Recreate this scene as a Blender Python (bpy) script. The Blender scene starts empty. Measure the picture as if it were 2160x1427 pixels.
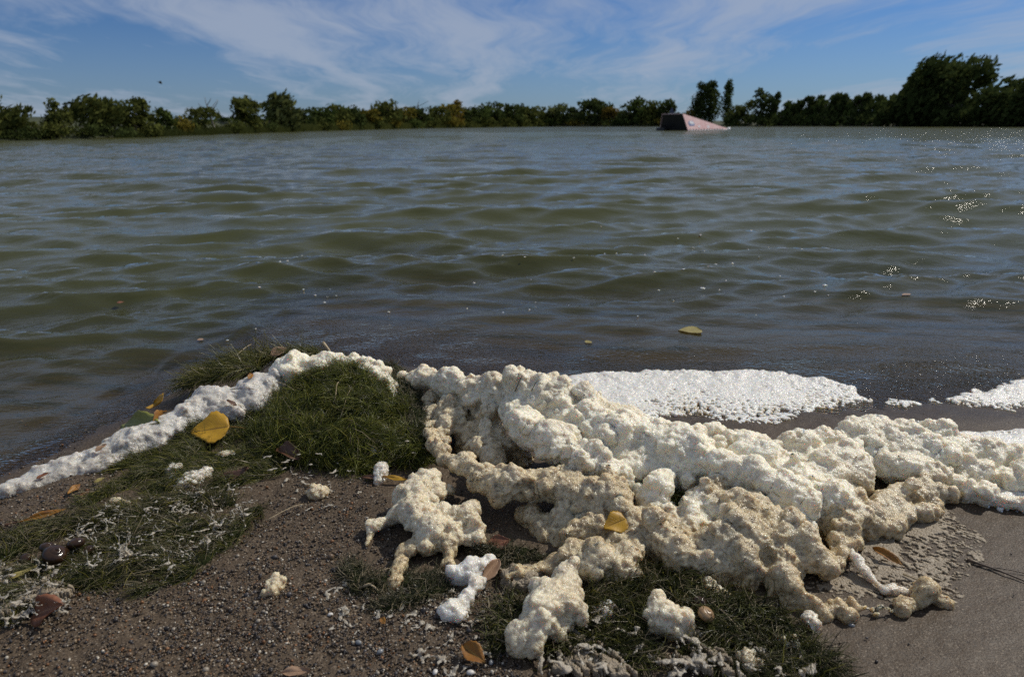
import bpy, bmesh, math, random, time
import numpy as np
from mathutils import Vector, Matrix, kdtree

T0 = time.time()
random.seed(11)
rng = np.random.default_rng(11)
SC = bpy.context.scene
COL = SC.collection
rad = math.radians

# ------------------------------------------------------------------ camera
CAM_H = 0.62
FPX, CX, CY = 1440.0, 1080.0, 713.5
PITCH, ROLL = rad(17.39), rad(0.29)
Fv = np.array([0, math.cos(PITCH), -math.sin(PITCH)])
R0 = np.array([1.0, 0, 0])
U0 = np.cross(R0, Fv)
Rv = math.cos(ROLL) * R0 - math.sin(ROLL) * U0
Uv = np.cross(Rv, Fv)
C0 = np.array([0, 0, CAM_H])
cam_d = bpy.data.cameras.new('camera')
cam = bpy.data.objects.new('camera', cam_d)
COL.objects.link(cam)
cam_d.sensor_width = 36
cam_d.lens = 24
cam_d.clip_start = 0.02
cam_d.clip_end = 6000
m = Matrix(((Rv[0], Uv[0], -Fv[0], 0), (Rv[1], Uv[1], -Fv[1], 0), (Rv[2], Uv[2], -Fv[2], CAM_H), (0, 0, 0, 1)))
cam.matrix_world = m
cam_d.dof.use_dof = True
cam_d.dof.focus_distance = 1.15
cam_d.dof.aperture_fstop = 7.1
SC.camera = cam

# ------------------------------------------------------------------ world, sun, exposure
SUN_AZ, SUN_EL = rad(57), rad(45)          # azimuth clockwise from the view direction
SKY_STRENGTH = 0.052
EXPOSURE = 0.12
w = bpy.data.worlds.new('World')
SC.world = w
w.use_nodes = True
SC.view_settings.view_transform = 'Standard'
SC.view_settings.look = 'None'
SC.view_settings.exposure = EXPOSURE
SC.view_settings.gamma = 1
SC.view_settings.use_curve_mapping = False


class NT:
    """small helper for node trees"""
    def __init__(s, tree):
        s.t = tree
        s.t.nodes.clear()

    def n(s, kind, **kw):
        nd = s.t.nodes.new(kind)
        for k, v in kw.items():
            if k.startswith('i_'):
                key = k[2:]
                key = int(key) if key.isdigit() else key.replace('_', ' ')
                s.put(nd.inputs[key], v)
            else:
                setattr(nd, k, v)
        return nd

    def put(s, sock, v):
        if hasattr(v, 'is_output') or isinstance(v, bpy.types.NodeSocket):
            s.t.links.new(v, sock)
        elif hasattr(v, 'outputs'):
            s.t.links.new(v.outputs[0], sock)
        else:
            if sock.type == 'RGBA' and len(v) == 3:
                v = (*v, 1)
            sock.default_value = v

    def math(s, op, a, b=None, clamp=False):
        nd = s.t.nodes.new('ShaderNodeMath')
        nd.operation = op
        nd.use_clamp = clamp
        s.put(nd.inputs[0], a)
        if b is not None:
            s.put(nd.inputs[1], b)
        return nd.outputs[0]

    def mix(s, f, a, b, blend='MIX'):
        nd = s.t.nodes.new('ShaderNodeMix')
        nd.data_type = 'RGBA'
        nd.blend_type = blend
        s.put(nd.inputs[0], f)
        s.put(nd.inputs[6], a)
        s.put(nd.inputs[7], b)
        return nd.outputs[2]

    def ramp(s, f, stops):
        nd = s.t.nodes.new('ShaderNodeValToRGB')
        s.put(nd.inputs[0], f)
        el = nd.color_ramp.elements
        while len(el) > len(stops):
            el.remove(el[-1])
        while len(el) < len(stops):
            el.new(0.5)
        for e, (p, c) in zip(el, stops):
            e.position = p
            e.color = (c, c, c, 1) if isinstance(c, (int, float)) else (*c, 1)
        return nd.outputs[0]

    def noise(s, vec, scale, detail=3, rough=.55, dist=0, lac=2.0):
        nd = s.t.nodes.new('ShaderNodeTexNoise')
        s.put(nd.inputs['Vector'], vec)
        nd.inputs['Scale'].default_value = scale
        nd.inputs['Detail'].default_value = detail
        nd.inputs['Roughness'].default_value = rough
        nd.inputs['Distortion'].default_value = dist
        return nd.outputs[0]

    def voro(s, vec, scale, feature='F1', out=0):
        nd = s.t.nodes.new('ShaderNodeTexVoronoi')
        nd.feature = feature
        s.put(nd.inputs['Vector'], vec)
        nd.inputs['Scale'].default_value = scale
        return nd.outputs[out]

    def mapping(s, vec, loc=(0, 0, 0), rot=(0, 0, 0), scale=(1, 1, 1), kind='POINT'):
        nd = s.t.nodes.new('ShaderNodeMapping')
        nd.vector_type = kind
        s.put(nd.inputs[0], vec)
        nd.inputs[1].default_value = loc
        nd.inputs[2].default_value = rot
        nd.inputs[3].default_value = scale
        return nd.outputs[0]


nt = NT(w.node_tree)
sky = nt.n('ShaderNodeTexSky', sky_type='NISHITA', sun_disc=False, sun_elevation=SUN_EL, sun_rotation=SUN_AZ,
           altitude=250, air_density=1.0, dust_density=0.6, ozone_density=2.5)
tc = nt.n('ShaderNodeTexCoord')
sep = nt.n('ShaderNodeSeparateXYZ', i_0=tc.outputs['Generated'])
zz = nt.math('MAXIMUM', sep.outputs[2], 0.0)
den = nt.math('ADD', zz, 0.09)
pln = nt.n('ShaderNodeCombineXYZ', i_0=nt.math('DIVIDE', sep.outputs[0], den), i_1=nt.math('DIVIDE', sep.outputs[1], den), i_2=0.0)
# thin cirrus: long wisps drawn out along one wind direction, running away from the viewer
warp = nt.n('ShaderNodeTexNoise', i_Vector=pln, i_Scale=0.45, i_Detail=3.0)
wv = nt.n('ShaderNodeVectorMath', operation='SCALE', i_0=warp.outputs['Color'])
wv.inputs['Scale'].default_value = 1.5
pw = nt.n('ShaderNodeVectorMath', operation='ADD', i_0=pln, i_1=wv)
streak = nt.noise(nt.mapping(pw, (1.3, 0.4, 0), (0, 0, rad(-14)), (0.95, 0.30, 1)), 1.0, 8, .62, .3)
broad = nt.noise(nt.mapping(pln, (6.2, 2.4, 0), (0, 0, rad(-10)), (0.30, 0.16, 1)), 1.0, 3, .5)
fine = nt.noise(nt.mapping(pw, (7, 2, 0), (0, 0, rad(-24)), (4.5, 0.8, 1)), 1.0, 6, .65, .4)
a3 = nt.math('ADD', nt.math('ADD', streak, nt.math('MULTIPLY', broad, 0.8)), nt.math('MULTIPLY', fine, 0.35))
cmask = nt.n('ShaderNodeMapRange', i_0=a3, i_1=0.82, i_2=1.22, i_3=0.0, i_4=0.72)
cmask.interpolation_type = 'SMOOTHSTEP'
# thin veil that thickens towards the horizon, as the cloud sheet is seen edge on
veil = nt.n('ShaderNodeMapRange', i_0=zz, i_1=0.0, i_2=0.14, i_3=0.30, i_4=0.0)
cf = nt.math('MAXIMUM', cmask.outputs[0], veil.outputs[0])
CLOUD = (6.6, 7.5, 9.2)
skyc = nt.mix(cf, nt.mix(1.0, sky, (0.40, 0.69, 1.16), 'MULTIPLY'), CLOUD)
bg = nt.n('ShaderNodeBackground', i_Color=skyc, i_Strength=SKY_STRENGTH)
nt.n('ShaderNodeOutputWorld', i_Surface=bg)

sun_d = bpy.data.lights.new('sun', 'SUN')
sun_d.energy = 3.5
sun_d.angle = rad(0.53)
sun_d.color = (1.0, 0.93, 0.82)
sun = bpy.data.objects.new('sun', sun_d)
COL.objects.link(sun)
SUN_DIR = Vector((math.sin(SUN_AZ) * math.cos(SUN_EL), math.cos(SUN_AZ) * math.cos(SUN_EL), math.sin(SUN_EL)))
sun.rotation_euler = SUN_DIR.to_track_quat('Z', 'Y').to_euler()
sun.location = SUN_DIR * 30

SC.cycles.use_denoising = False
SC.cycles.max_bounces = 7
SC.cycles.transparent_max_bounces = 12
SC.cycles.caustics_reflective = False
SC.cycles.caustics_refractive = False
SC.cycles.sample_clamp_indirect = 6
SC.cycles.sample_clamp_direct = 14
SC.cycles.use_adaptive_sampling = True
SC.cycles.adaptive_threshold = 0.01


# ------------------------------------------------------------------ numpy helpers
def ray(px, py):
    px = np.asarray(px, float)
    py = np.asarray(py, float)
    d = Fv + ((px - CX) / FPX)[..., None] * Rv - ((py - CY) / FPX)[..., None] * Uv
    return d


def at(px, py, z=0.0):
    d = ray(px, py)
    t = (z - CAM_H) / d[..., 2]
    return C0 + d * np.asarray(t)[..., None]


def hash2(ix, iy, seed):
    n = (ix.astype(np.int64) * 374761393 + iy.astype(np.int64) * 668265263 + seed * 1274126177) & 0xffffffff
    n = ((n ^ (n >> 13)) * 1274126177) & 0xffffffff
    n = n ^ (n >> 16)
    return (n & 0xffffff) / float(0x1000000)


def vnoise(x, y, seed=0):
    ix, iy = np.floor(x), np.floor(y)
    fx, fy = x - ix, y - iy
    fx, fy = fx * fx * (3 - 2 * fx), fy * fy * (3 - 2 * fy)
    a = hash2(ix, iy, seed); b = hash2(ix + 1, iy, seed)
    c = hash2(ix, iy + 1, seed); d = hash2(ix + 1, iy + 1, seed)
    return (a * (1 - fx) + b * fx) * (1 - fy) + (c * (1 - fx) + d * fx) * fy


def fbm(x, y, oct=4, seed=0, g=.5):
    s = 0; a = 1; t = 0
    for i in range(oct):
        s = s + a * vnoise(x * 2 ** i, y * 2 ** i, seed + i * 17)
        t += a; a *= g
    return s / t


def worley(x, y, seed=0):
    ix, iy = np.floor(x), np.floor(y)
    f1 = np.full(x.shape, 9.0); f2 = np.full(x.shape, 9.0)
    for dx in (-1, 0, 1):
        for dy in (-1, 0, 1):
            cx, cy = ix + dx, iy + dy
            d = np.hypot(cx + hash2(cx, cy, seed) - x, cy + hash2(cx, cy, seed + 5) - y)
            f2 = np.where(d < f1, f1, np.minimum(f2, d))
            f1 = np.minimum(f1, d)
    return f1, f2


def sstep(a, b, x):
    t = np.clip((x - a) / (b - a), 0, 1)
    return t * t * (3 - 2 * t)


def mesh_np(name, V, F, mat=None, smooth=True, attrs=None):
    """V (n,3), F (k,3|4) or a list of such arrays -> mesh"""
    V = np.asarray(V, np.float32)
    Fs = F if isinstance(F, list) else [F]
    me = bpy.data.meshes.new(name)
    me.vertices.add(len(V))
    me.vertices.foreach_set('co', V.ravel())
    nl = sum(f.size for f in Fs)
    npoly = sum(len(f) for f in Fs)
    me.loops.add(nl)
    me.polygons.add(npoly)
    me.loops.foreach_set('vertex_index', np.concatenate([f.ravel() for f in Fs]).astype(np.int32))
    tot = np.concatenate([np.full(len(f), f.shape[1]) for f in Fs]).astype(np.int32)
    st = np.concatenate([[0], np.cumsum(tot)[:-1]]).astype(np.int32)
    me.polygons.foreach_set('loop_start', st)
    me.polygons.foreach_set('loop_total', tot)
    me.polygons.foreach_set('use_smooth', np.full(npoly, smooth))
    for k, v in (attrs or {}).items():
        v = np.asarray(v, np.float32)
        if v.ndim == 1:
            me.attributes.new(k, 'FLOAT', 'POINT').data.foreach_set('value', v)
        else:
            if v.shape[1] == 3:
                v = np.hstack([v, np.ones((len(v), 1), np.float32)])
            me.attributes.new(k, 'FLOAT_COLOR', 'POINT').data.foreach_set('color', v.ravel())
    me.update(calc_edges=True)
    if mat:
        me.materials.append(mat)
    return me


def link(name, me, parent=None, loc=None):
    o = bpy.data.objects.new(name, me)
    COL.objects.link(o)
    if parent:
        o.parent = parent
    if loc is not None:
        o.location = loc
    return o


def thing(name, label, cat, loc=(0, 0, 0), group=None):
    o = bpy.data.objects.new(name, None)
    COL.objects.link(o)
    o.empty_display_size = .05
    o.location = loc
    return tag(o, label, cat, group)


def tag(o, label, cat, group=None):
    o['label'] = label
    o['category'] = cat
    if group:
        o['group'] = group
    return o


def rebase(o):
    """put a mesh object's origin at its base"""
    me = o.data
    n = len(me.vertices)
    v = np.empty(n * 3, np.float32)
    me.vertices.foreach_get('co', v)
    v = v.reshape(-1, 3)
    b = np.array([v[:, 0].mean(), v[:, 1].mean(), v[:, 2].min()], np.float32)
    me.vertices.foreach_set('co', (v - b).ravel())
    me.update()
    o.location = Vector(b.tolist())
    return o


def grid_faces(nr, nc, wrap=False):
    i = np.arange(nr - 1)[:, None] * nc
    if wrap:
        j = np.arange(nc)[None, :]
        j2 = (j + 1) % nc
    else:
        j = np.arange(nc - 1)[None, :]
        j2 = j + 1
    return np.stack([i + j, i + j2, i + nc + j2, i + nc + j], -1).reshape(-1, 4)


def ico(sub):
    bm = bmesh.new()
    bmesh.ops.create_icosphere(bm, subdivisions=sub, radius=1)
    V = np.array([v.co[:] for v in bm.verts])
    F = np.array([[v.index for v in f.verts] for f in bm.faces])
    bm.free()
    return V, F


ICO0, ICO1, ICO2 = ico(1), ico(2), ico(3)


def spheres_mesh(C, R, tmpl=None, squash=None):
    V, F = tmpl or ICO1
    C = np.asarray(C, float); R = np.asarray(R, float)
    S = np.ones((len(C), 3)) if squash is None else squash
    VV = C[:, None, :] + V[None] * (R[:, None] * S)[:, None, :]
    FF = F[None] + (np.arange(len(C)) * len(V))[:, None, None]
    return VV.reshape(-1, 3), FF.reshape(-1, 3)


# ------------------------------------------------------------------ terrain functions
_sh_px = [(-500, 1240), (-150, 1085), (0, 1000), (150, 930), (300, 868), (380, 815), (480, 770), (640, 757), (850, 775), (1000, 812), (1250, 850),
          (1500, 862), (1800, 850), (2160, 842), (2700, 838)]
_shw = np.array([at(a, b, 0.0) for a, b in _sh_px])
_o = np.argsort(_shw[:, 0])
_shx, _shy = _shw[_o, 0], _shw[_o, 1]


def yshore(x):
    return np.interp(x, _shx, _shy)


_far_px = [(-120, 305), (0, 297), (120, 294.5), (330, 289), (500, 282), (720, 275), (900, 270.5), (1150, 267), (1400, 266.6), (1700, 266.5), (1900, 267), (2160, 268), (2400, 270)]
_fw = np.array([at(a, b, 0.0) for a, b in _far_px])
_faz = np.arctan2(_fw[:, 0], _fw[:, 1])
_fd = np.hypot(_fw[:, 0], _fw[:, 1])
_faz = np.concatenate([[-math.pi, -1.35], _faz, [1.3, math.pi]])
_fd = np.concatenate([[9, 12], _fd, [45, 40]])


def farshore(az):
    return np.exp(np.interp(az, _faz, np.log(_fd)))


def ground_z(x, y):
    x = np.asarray(x, float); y = np.asarray(y, float)
    s = y - yshore(x)
    d = np.hypot(x, y)
    az = np.arctan2(x, y)
    beach = np.where(s > 0, -0.055 * s - 0.02 * s * s, 0.055 * (1 - np.exp(np.minimum(s, 0) * 1.1)) )
    beach = np.maximum(beach, -1.2)
    fs = d - farshore(az)
    front = y > 3
    bank = np.where(fs > 0, np.minimum(0.12 * fs, 1.2), np.maximum(-1.2, 0.12 * fs))
    z = np.where(front & (fs > -12), np.maximum(beach, bank), beach)
    return z


def on(px, py, h=0.0):
    """point on the beach under a pixel of the photograph, h above the ground"""
    px = np.asarray(px, float); py = np.asarray(py, float)
    p = at(px, py, h + .02)
    for _ in range(5):
        p = at(px, py, h + ground_z(p[..., 0], p[..., 1]))
    return p


def proj(P):
    d = np.asarray(P) - C0
    z = d @ Fv
    return CX + FPX * (d @ Rv) / z, CY - FPX * (d @ Uv) / z


def in_poly(px, py, poly):
    poly = np.asarray(poly, float)
    ins = np.zeros(np.shape(px), bool)
    j = len(poly) - 1
    for i in range(len(poly)):
        xi, yi = poly[i]; xj, yj = poly[j]
        c = ((yi > py) != (yj > py)) & (px < (xj - xi) * (py - yi) / (yj - yi + 1e-12) + xi)
        ins ^= c
        j = i
    return ins


# ------------------------------------------------------------------ materials
def new_mat(name):
    mt = bpy.data.materials.new(name)
    mt.use_nodes = True
    return mt, NT(mt.node_tree)


def finish(nt, shader):
    out = nt.n('ShaderNodeOutputMaterial')
    nt.put(out.inputs[0], shader)


def principled(nt, **kw):
    p = nt.n('ShaderNodeBsdfPrincipled')
    for k, v in kw.items():
        nt.put(p.inputs[k.replace('_', ' ')], v)
    return p


def bump(nt, h, strength, dist, normal=None):
    b = nt.n('ShaderNodeBump', i_Strength=strength, i_Distance=dist)
    nt.put(b.inputs['Height'], h)
    if normal is not None:
        nt.put(b.inputs['Normal'], normal)
    return b.outputs[0]


def geo_pos(nt):
    return nt.n('ShaderNodeNewGeometry').outputs['Position']


def attr(nt, name, out='Fac'):
    return nt.n('ShaderNodeAttribute', attribute_name=name).outputs[out]


def make_sand():
    mt, t = new_mat('wet_sand')
    p = geo_pos(t)
    wet = attr(t, 'wet')
    n1 = t.noise(p, 9, 4, .6)
    n2 = t.noise(p, 420, 2, .7)
    v = t.voro(p, 620, 'F1', 1)
    base = t.mix(n1, (0.058, 0.042, 0.028), (0.100, 0.074, 0.049))
    gr = t.ramp(n2, [(.3, 0.55), (.72, 1.5)])
    base = t.mix(1.0, base, gr, 'MULTIPLY')
    sepc = t.n('ShaderNodeSeparateColor', i_0=v)
    spk = t.ramp(sepc.outputs[0], [(.90, 0.0), (.98, 1.0)])
    base = t.mix(t.math('MULTIPLY', spk, .6), base, (0.30, 0.25, 0.19))
    dk = t.ramp(sepc.outputs[1], [(.75, 0.0), (.95, 1.0)])
    base = t.mix(t.math('MULTIPLY', dk, .6), base, (0.015, 0.012, 0.011))
    base = t.mix(wet, base, t.mix(1.0, base, (0.56, 0.54, 0.52), 'MULTIPLY'))
    ro = t.math('SUBTRACT', 0.62, t.math('MULTIPLY', wet, 0.28))
    h = t.math('ADD', t.math('MULTIPLY', n2, .6), t.math('MULTIPLY', t.noise(p, 38, 3), .8))
    nb = bump(t, h, t.math('SUBTRACT', .75, t.math('MULTIPLY', wet, .45)), .0028)
    finish(t, principled(t, Base_Color=base, Roughness=ro, Normal=nb, Specular_IOR_Level=.16))
    return mt


def make_water():
    mt, t = new_mat('lake_water')
    p = geo_pos(t)
    depth = attr(t, 'depth')
    dist = attr(t, 'dist')
    n1 = t.noise(t.mapping(p, (0, 0, 0), (0, 0, rad(12)), (1.0, 2.2, 1)), 5.5, 3, .55)
    n2 = t.noise(t.mapping(p, (0, 0, 0), (0, 0, rad(-14)), (1.0, 2.0, 1)), 22, 2, .5)
    n3 = t.noise(t.mapping(p, (0, 0, 0), (0, 0, rad(-20)), (1.0, 1.7, 1)), 75, 2, .5)
    near = attr(t, 'edge')
    mid = t.n('ShaderNodeMapRange', i_0=dist, i_1=4.0, i_2=30.0, i_3=0.0, i_4=1.0).outputs[0]
    h = t.math('MULTIPLY', n1, t.math('MULTIPLY', mid, .055))
    h = t.math('ADD', h, t.math('MULTIPLY', n2, t.math('ADD', .0026, t.math('MULTIPLY', mid, .006))))
    h = t.math('ADD', h, t.math('MULTIPLY', n3, t.math('ADD', .0010, t.math('MULTIPLY', near, .0060))))
    nb = bump(t, h, 1.0, 1.0)
    # turbid body: suspended algae scatter the light back, the bed shows only where it is shallow
    turb = t.math('SUBTRACT', 1.0, t.math('POWER', 2.718, t.math('MULTIPLY', depth, -8.0)), True)
    body = t.n('ShaderNodeBsdfDiffuse', i_Color=(0.055, 0.058, 0.018))
    clear = t.n('ShaderNodeBsdfTransparent', i_Color=(0.86, 0.76, 0.52))
    inner = t.n('ShaderNodeMixShader', i_0=turb, i_1=clear, i_2=body)
    gl = t.n('ShaderNodeBsdfGlossy', i_Color=(1, 1, 1), i_Normal=nb)
    t.put(gl.inputs['Roughness'], t.math('ADD', .018, t.math('MULTIPLY', mid, .05)))
    fr = t.n('ShaderNodeFresnel', i_IOR=1.333, i_Normal=nb)
    mx = t.n('ShaderNodeMixShader', i_0=t.math('MULTIPLY', fr.outputs[0], .9), i_1=inner, i_2=gl)
    finish(t, mx)
    return mt


def make_foam(name, fresh, aged, dirt, sss=.8, gloss=.30, cell=480, bstr=.75):
    mt, t = new_mat(name)
    p = geo_pos(t)
    age = attr(t, 'age')
    n1 = t.noise(p, 22, 4, .6)
    n2 = t.noise(p, 95, 3, .65)
    n3 = t.noise(p, 300, 2, .6)
    vb = t.voro(p, cell)
    vc = t.voro(p, cell * .37)
    vd = t.voro(p, 330, 'F1', 1)
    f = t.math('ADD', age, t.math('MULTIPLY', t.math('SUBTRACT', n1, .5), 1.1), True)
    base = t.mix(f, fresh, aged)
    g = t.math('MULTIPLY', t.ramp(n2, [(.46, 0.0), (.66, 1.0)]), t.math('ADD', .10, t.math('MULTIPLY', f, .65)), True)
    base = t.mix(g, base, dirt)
    sc = t.n('ShaderNodeSeparateColor', i_0=vd)
    sp = t.math('MULTIPLY', t.ramp(sc.outputs[0], [(.955, 0.0), (.985, 1.0)]), t.math('MULTIPLY', f, .75))
    base = t.mix(sp, base, (0.10, 0.07, 0.035))
    # bubble walls: pale rims round slightly darker cell middles
    rim = t.math('ADD', t.math('MULTIPLY', vb, .5), t.math('MULTIPLY', vc, .7))
    base = t.mix(1.0, base, t.ramp(rim, [(.15, .86), (.62, 1.06)]), 'MULTIPLY')
    h = t.math('SUBTRACT', t.math('MULTIPLY', n3, .35), t.math('ADD', t.math('MULTIPLY', vb, .8), t.math('MULTIPLY', vc, 1.2)))
    nb = bump(t, h, bstr, .0018)
    pr = principled(t, Base_Color=base, Roughness=gloss, Normal=nb, Specular_IOR_Level=.45)
    pr.inputs['Subsurface Weight'].default_value = sss
    pr.inputs['Subsurface Radius'].default_value = (1.0, .72, .45)
    pr.inputs['Subsurface Scale'].default_value = .016
    finish(t, pr)
    return mt


def make_strand(name, gloss=.30):
    mt, t = new_mat(name)
    c = attr(t, 'tint', 'Color')
    d = principled(t, Base_Color=c, Roughness=gloss, Specular_IOR_Level=.32)
    tr = t.n('ShaderNodeBsdfTranslucent')
    t.put(tr.inputs[0], t.mix(1.0, c, (1.3, 1.4, .8), 'MULTIPLY'))
    finish(t, t.n('ShaderNodeMixShader', i_0=.28 if name == 'water_weed' else 0.0, i_1=d, i_2=tr))
    return mt


def make_plain(name, c1, c2, scale=30, rough=.6, bs=.3, bd=.002, spec=.4, metallic=0):
    mt, t = new_mat(name)
    p = t.n('ShaderNodeTexCoord').outputs['Object']
    n = t.noise(p, scale, 5, .65)
    base = t.mix(t.ramp(n, [(.3, 0.0), (.7, 1.0)]), c1, c2)
    finish(t, principled(t, Base_Color=base, Roughness=rough, Normal=bump(t, n, bs, bd), Specular_IOR_Level=spec, Metallic=metallic))
    return mt


def make_leaf(name, c1, c2, vein, spot=.4, trans=.35, rough=.45):
    mt, t = new_mat(name)
    uv = attr(t, 'lobe', 'Vector')
    s = t.n('ShaderNodeSeparateXYZ', i_0=uv)
    o = t.n('ShaderNodeTexCoord').outputs['Object']
    u, v = s.outputs[0], s.outputs[1]
    av = t.math('ABSOLUTE', v)
    n = t.noise(o, 60, 4, .6)
    base = t.mix(t.ramp(n, [(.3, 0.0), (.7, 1.0)]), c1, c2)
    # side veins run forward from the midrib
    ph = t.math('SUBTRACT', u, t.math('MULTIPLY', av, .35))
    sv = t.math('ABSOLUTE', t.math('SINE', t.math('MULTIPLY', ph, 28.0)))
    vm = t.ramp(sv, [(.0, 1.0), (.16, 0.0)])
    mid = t.ramp(av, [(.02, 1.0), (.06, 0.0)])
    vv = t.math('MAXIMUM', t.math('MULTIPLY', vm, .45), mid)
    base = t.mix(vv, base, vein)
    n2 = t.noise(o, 170, 3, .7)
    base = t.mix(t.math('MULTIPLY', t.ramp(n2, [(.58, 0.0), (.68, 1.0)]), spot), base, (0.06, 0.03, 0.012))
    d = principled(t, Base_Color=base, Roughness=rough, Normal=bump(t, t.math('SUBTRACT', n, vv), .5, .0012))
    tr = t.n('ShaderNodeBsdfTranslucent')
    t.put(tr.inputs[0], base)
    finish(t, t.n('ShaderNodeMixShader', i_0=trans, i_1=d, i_2=tr))
    return mt


def make_tree_leaf(name, c1, c2, c3):
    mt, t = new_mat(name)
    k = attr(t, 'shade')
    p = geo_pos(t)
    n = t.noise(p, .9, 3)
    base = t.mix(k, c1, c2)
    base = t.mix(t.ramp(n, [(.5, 0.0), (.72, .8)]), base, c3)
    d = t.n('ShaderNodeBsdfDiffuse')
    t.put(d.inputs[0], base)
    tr = t.n('ShaderNodeBsdfTranslucent')
    t.put(tr.inputs[0], base)
    finish(t, t.n('ShaderNodeMixShader', i_0=.30, i_1=d, i_2=tr))
    return mt


M_SAND = make_sand()
M_WATER = make_water()
M_FOAM = make_foam('river_foam', (0.80, 0.76, 0.62), (0.48, 0.39, 0.235), (0.17, 0.122, 0.068))
M_FRESH = make_foam('fresh_foam', (0.66, 0.65, 0.605), (0.56, 0.52, 0.43), (0.40, 0.35, 0.27), .8, .26, 430, .65)
M_ARM = make_foam('shaded_stained_foam', (0.50, 0.485, 0.445), (0.38, 0.35, 0.30), (0.24, 0.21, 0.165), .8, .30, 560, .45)  # grey stain and the arm's partial shade both put into this colour
M_CRUST = make_foam('dried_scum', (0.22, 0.18, 0.125), (0.17, 0.135, 0.09), (0.08, 0.06, 0.038), .1, .55, 420, .9)
M_SCUM = make_foam('scum_threads', (0.36, 0.325, 0.265), (0.30, 0.26, 0.20), (0.2, 0.16, 0.11), .3, .4, 600, .5)
M_WEED = make_strand('water_weed')
M_WEEDCORE = make_plain('weed_mat_inside', (0.008, 0.012, 0.004), (0.026, 0.032, 0.010), 120, .95, .8, .004, .08)
M_PEB = make_strand('pebble_stone', .34)
M_BARK = make_plain('bark', (0.06, 0.05, 0.04), (0.14, 0.12, 0.10), 14, .9, .6, .01)
M_DEAD = make_plain('dead_wood', (0.10, 0.09, 0.08), (0.20, 0.18, 0.16), 14, .9, .6, .01)
L_YEL = make_leaf('yellow_leaf', (0.60, 0.36, 0.025), (0.46, 0.26, 0.02), (0.30, 0.17, 0.03), .35)
L_AMB = make_leaf('amber_leaf', (0.42, 0.20, 0.025), (0.25, 0.10, 0.02), (0.5, 0.32, 0.08), .5)
L_BRN = make_leaf('brown_leaf', (0.13, 0.060, 0.030), (0.085, 0.040, 0.022), (0.16, 0.09, 0.05), .4, .15, .4)
L_RUST = make_leaf('rust_leaf', (0.34, 0.14, 0.07), (0.20, 0.08, 0.045), (0.40, 0.22, 0.13), .4)
L_TAN = make_leaf('tan_leaf', (0.50, 0.34, 0.22), (0.38, 0.24, 0.15), (0.30, 0.17, 0.09), .25)
L_GRN = make_leaf('pale_green_leaf', (0.26, 0.27, 0.06), (0.20, 0.21, 0.05), (0.36, 0.36, 0.14), .3)
L_OLD = make_leaf('faded_yellow_leaf', (0.42, 0.36, 0.12), (0.34, 0.28, 0.09), (0.25, 0.2, 0.07), .3)
M_SHELL = make_plain('wet_shell', (0.010, 0.006, 0.004), (0.055, 0.028, 0.014), 60, .16, .6, .0015, .35)
M_SHELLT = make_plain('tan_shell', (0.22, 0.13, 0.06), (0.36, 0.24, 0.13), 90, .3, .2, .001, .5)
print('materials', round(time.time() - T0, 1))

# ------------------------------------------------------------------ ground: one sheet from under the camera to the horizon
az_f = np.linspace(rad(-47), rad(50), 290)
az_b = np.concatenate([np.linspace(rad(53), rad(180), 24), np.linspace(rad(-177), rad(-50), 24)])
azs = np.concatenate([az_f, az_b])
rs = [0.06, 0.2, 0.35, 0.45]
while rs[-1] < 2.6:
    rs.append(rs[-1] * 1.0072)
while rs[-1] < 4500:
    rs.append(rs[-1] * 1.055)
rs = np.array(rs)
Rg, Ag = np.meshgrid(rs, azs, indexing='ij')
X, Y = Rg * np.sin(Ag), Rg * np.cos(Ag)
Z = ground_z(X, Y)
s = Y - yshore(X)
nearm = sstep(3.0, 2.0, Rg)
smoothright = sstep(.35, .75, X / np.maximum(Rg, .1) + .1 * (Rg < 1.2))
rough = (fbm(X * 14, Y * 14, 4, 3) - .5) * .012 * (1 - .75 * smoothright) + (fbm(X * 110, Y * 110, 3, 9) - .5) * .005 * (1 - .6 * smoothright)
Z = Z + rough * nearm * sstep(.35, -.1, s)
wet = np.clip(sstep(-.22, .0, s) * (1 - .55 * sstep(0, .25, s)) + .5 * smoothright * (Rg < 3), 0, 1)
me = mesh_np('ground', np.stack([X, Y, Z], -1).reshape(-1, 3), grid_faces(len(rs), len(azs), True), M_SAND, True, {'wet': wet.ravel()})
# far land is grassy earth: second material on the ring beyond the water
M_LAND = make_plain('grassy_bank', (0.018, 0.026, 0.008), (0.045, 0.052, 0.016), .8, .9, .4, .05)
me.materials.append(M_LAND)
fr_ = np.repeat(np.arange(len(rs) - 1), len(azs))
mi = np.where((rs[fr_] > 9), 1, 0).astype(np.int32)
me.polygons.foreach_set('material_index', mi)
o = link('ground', me)
o['kind'] = 'structure'

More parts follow.
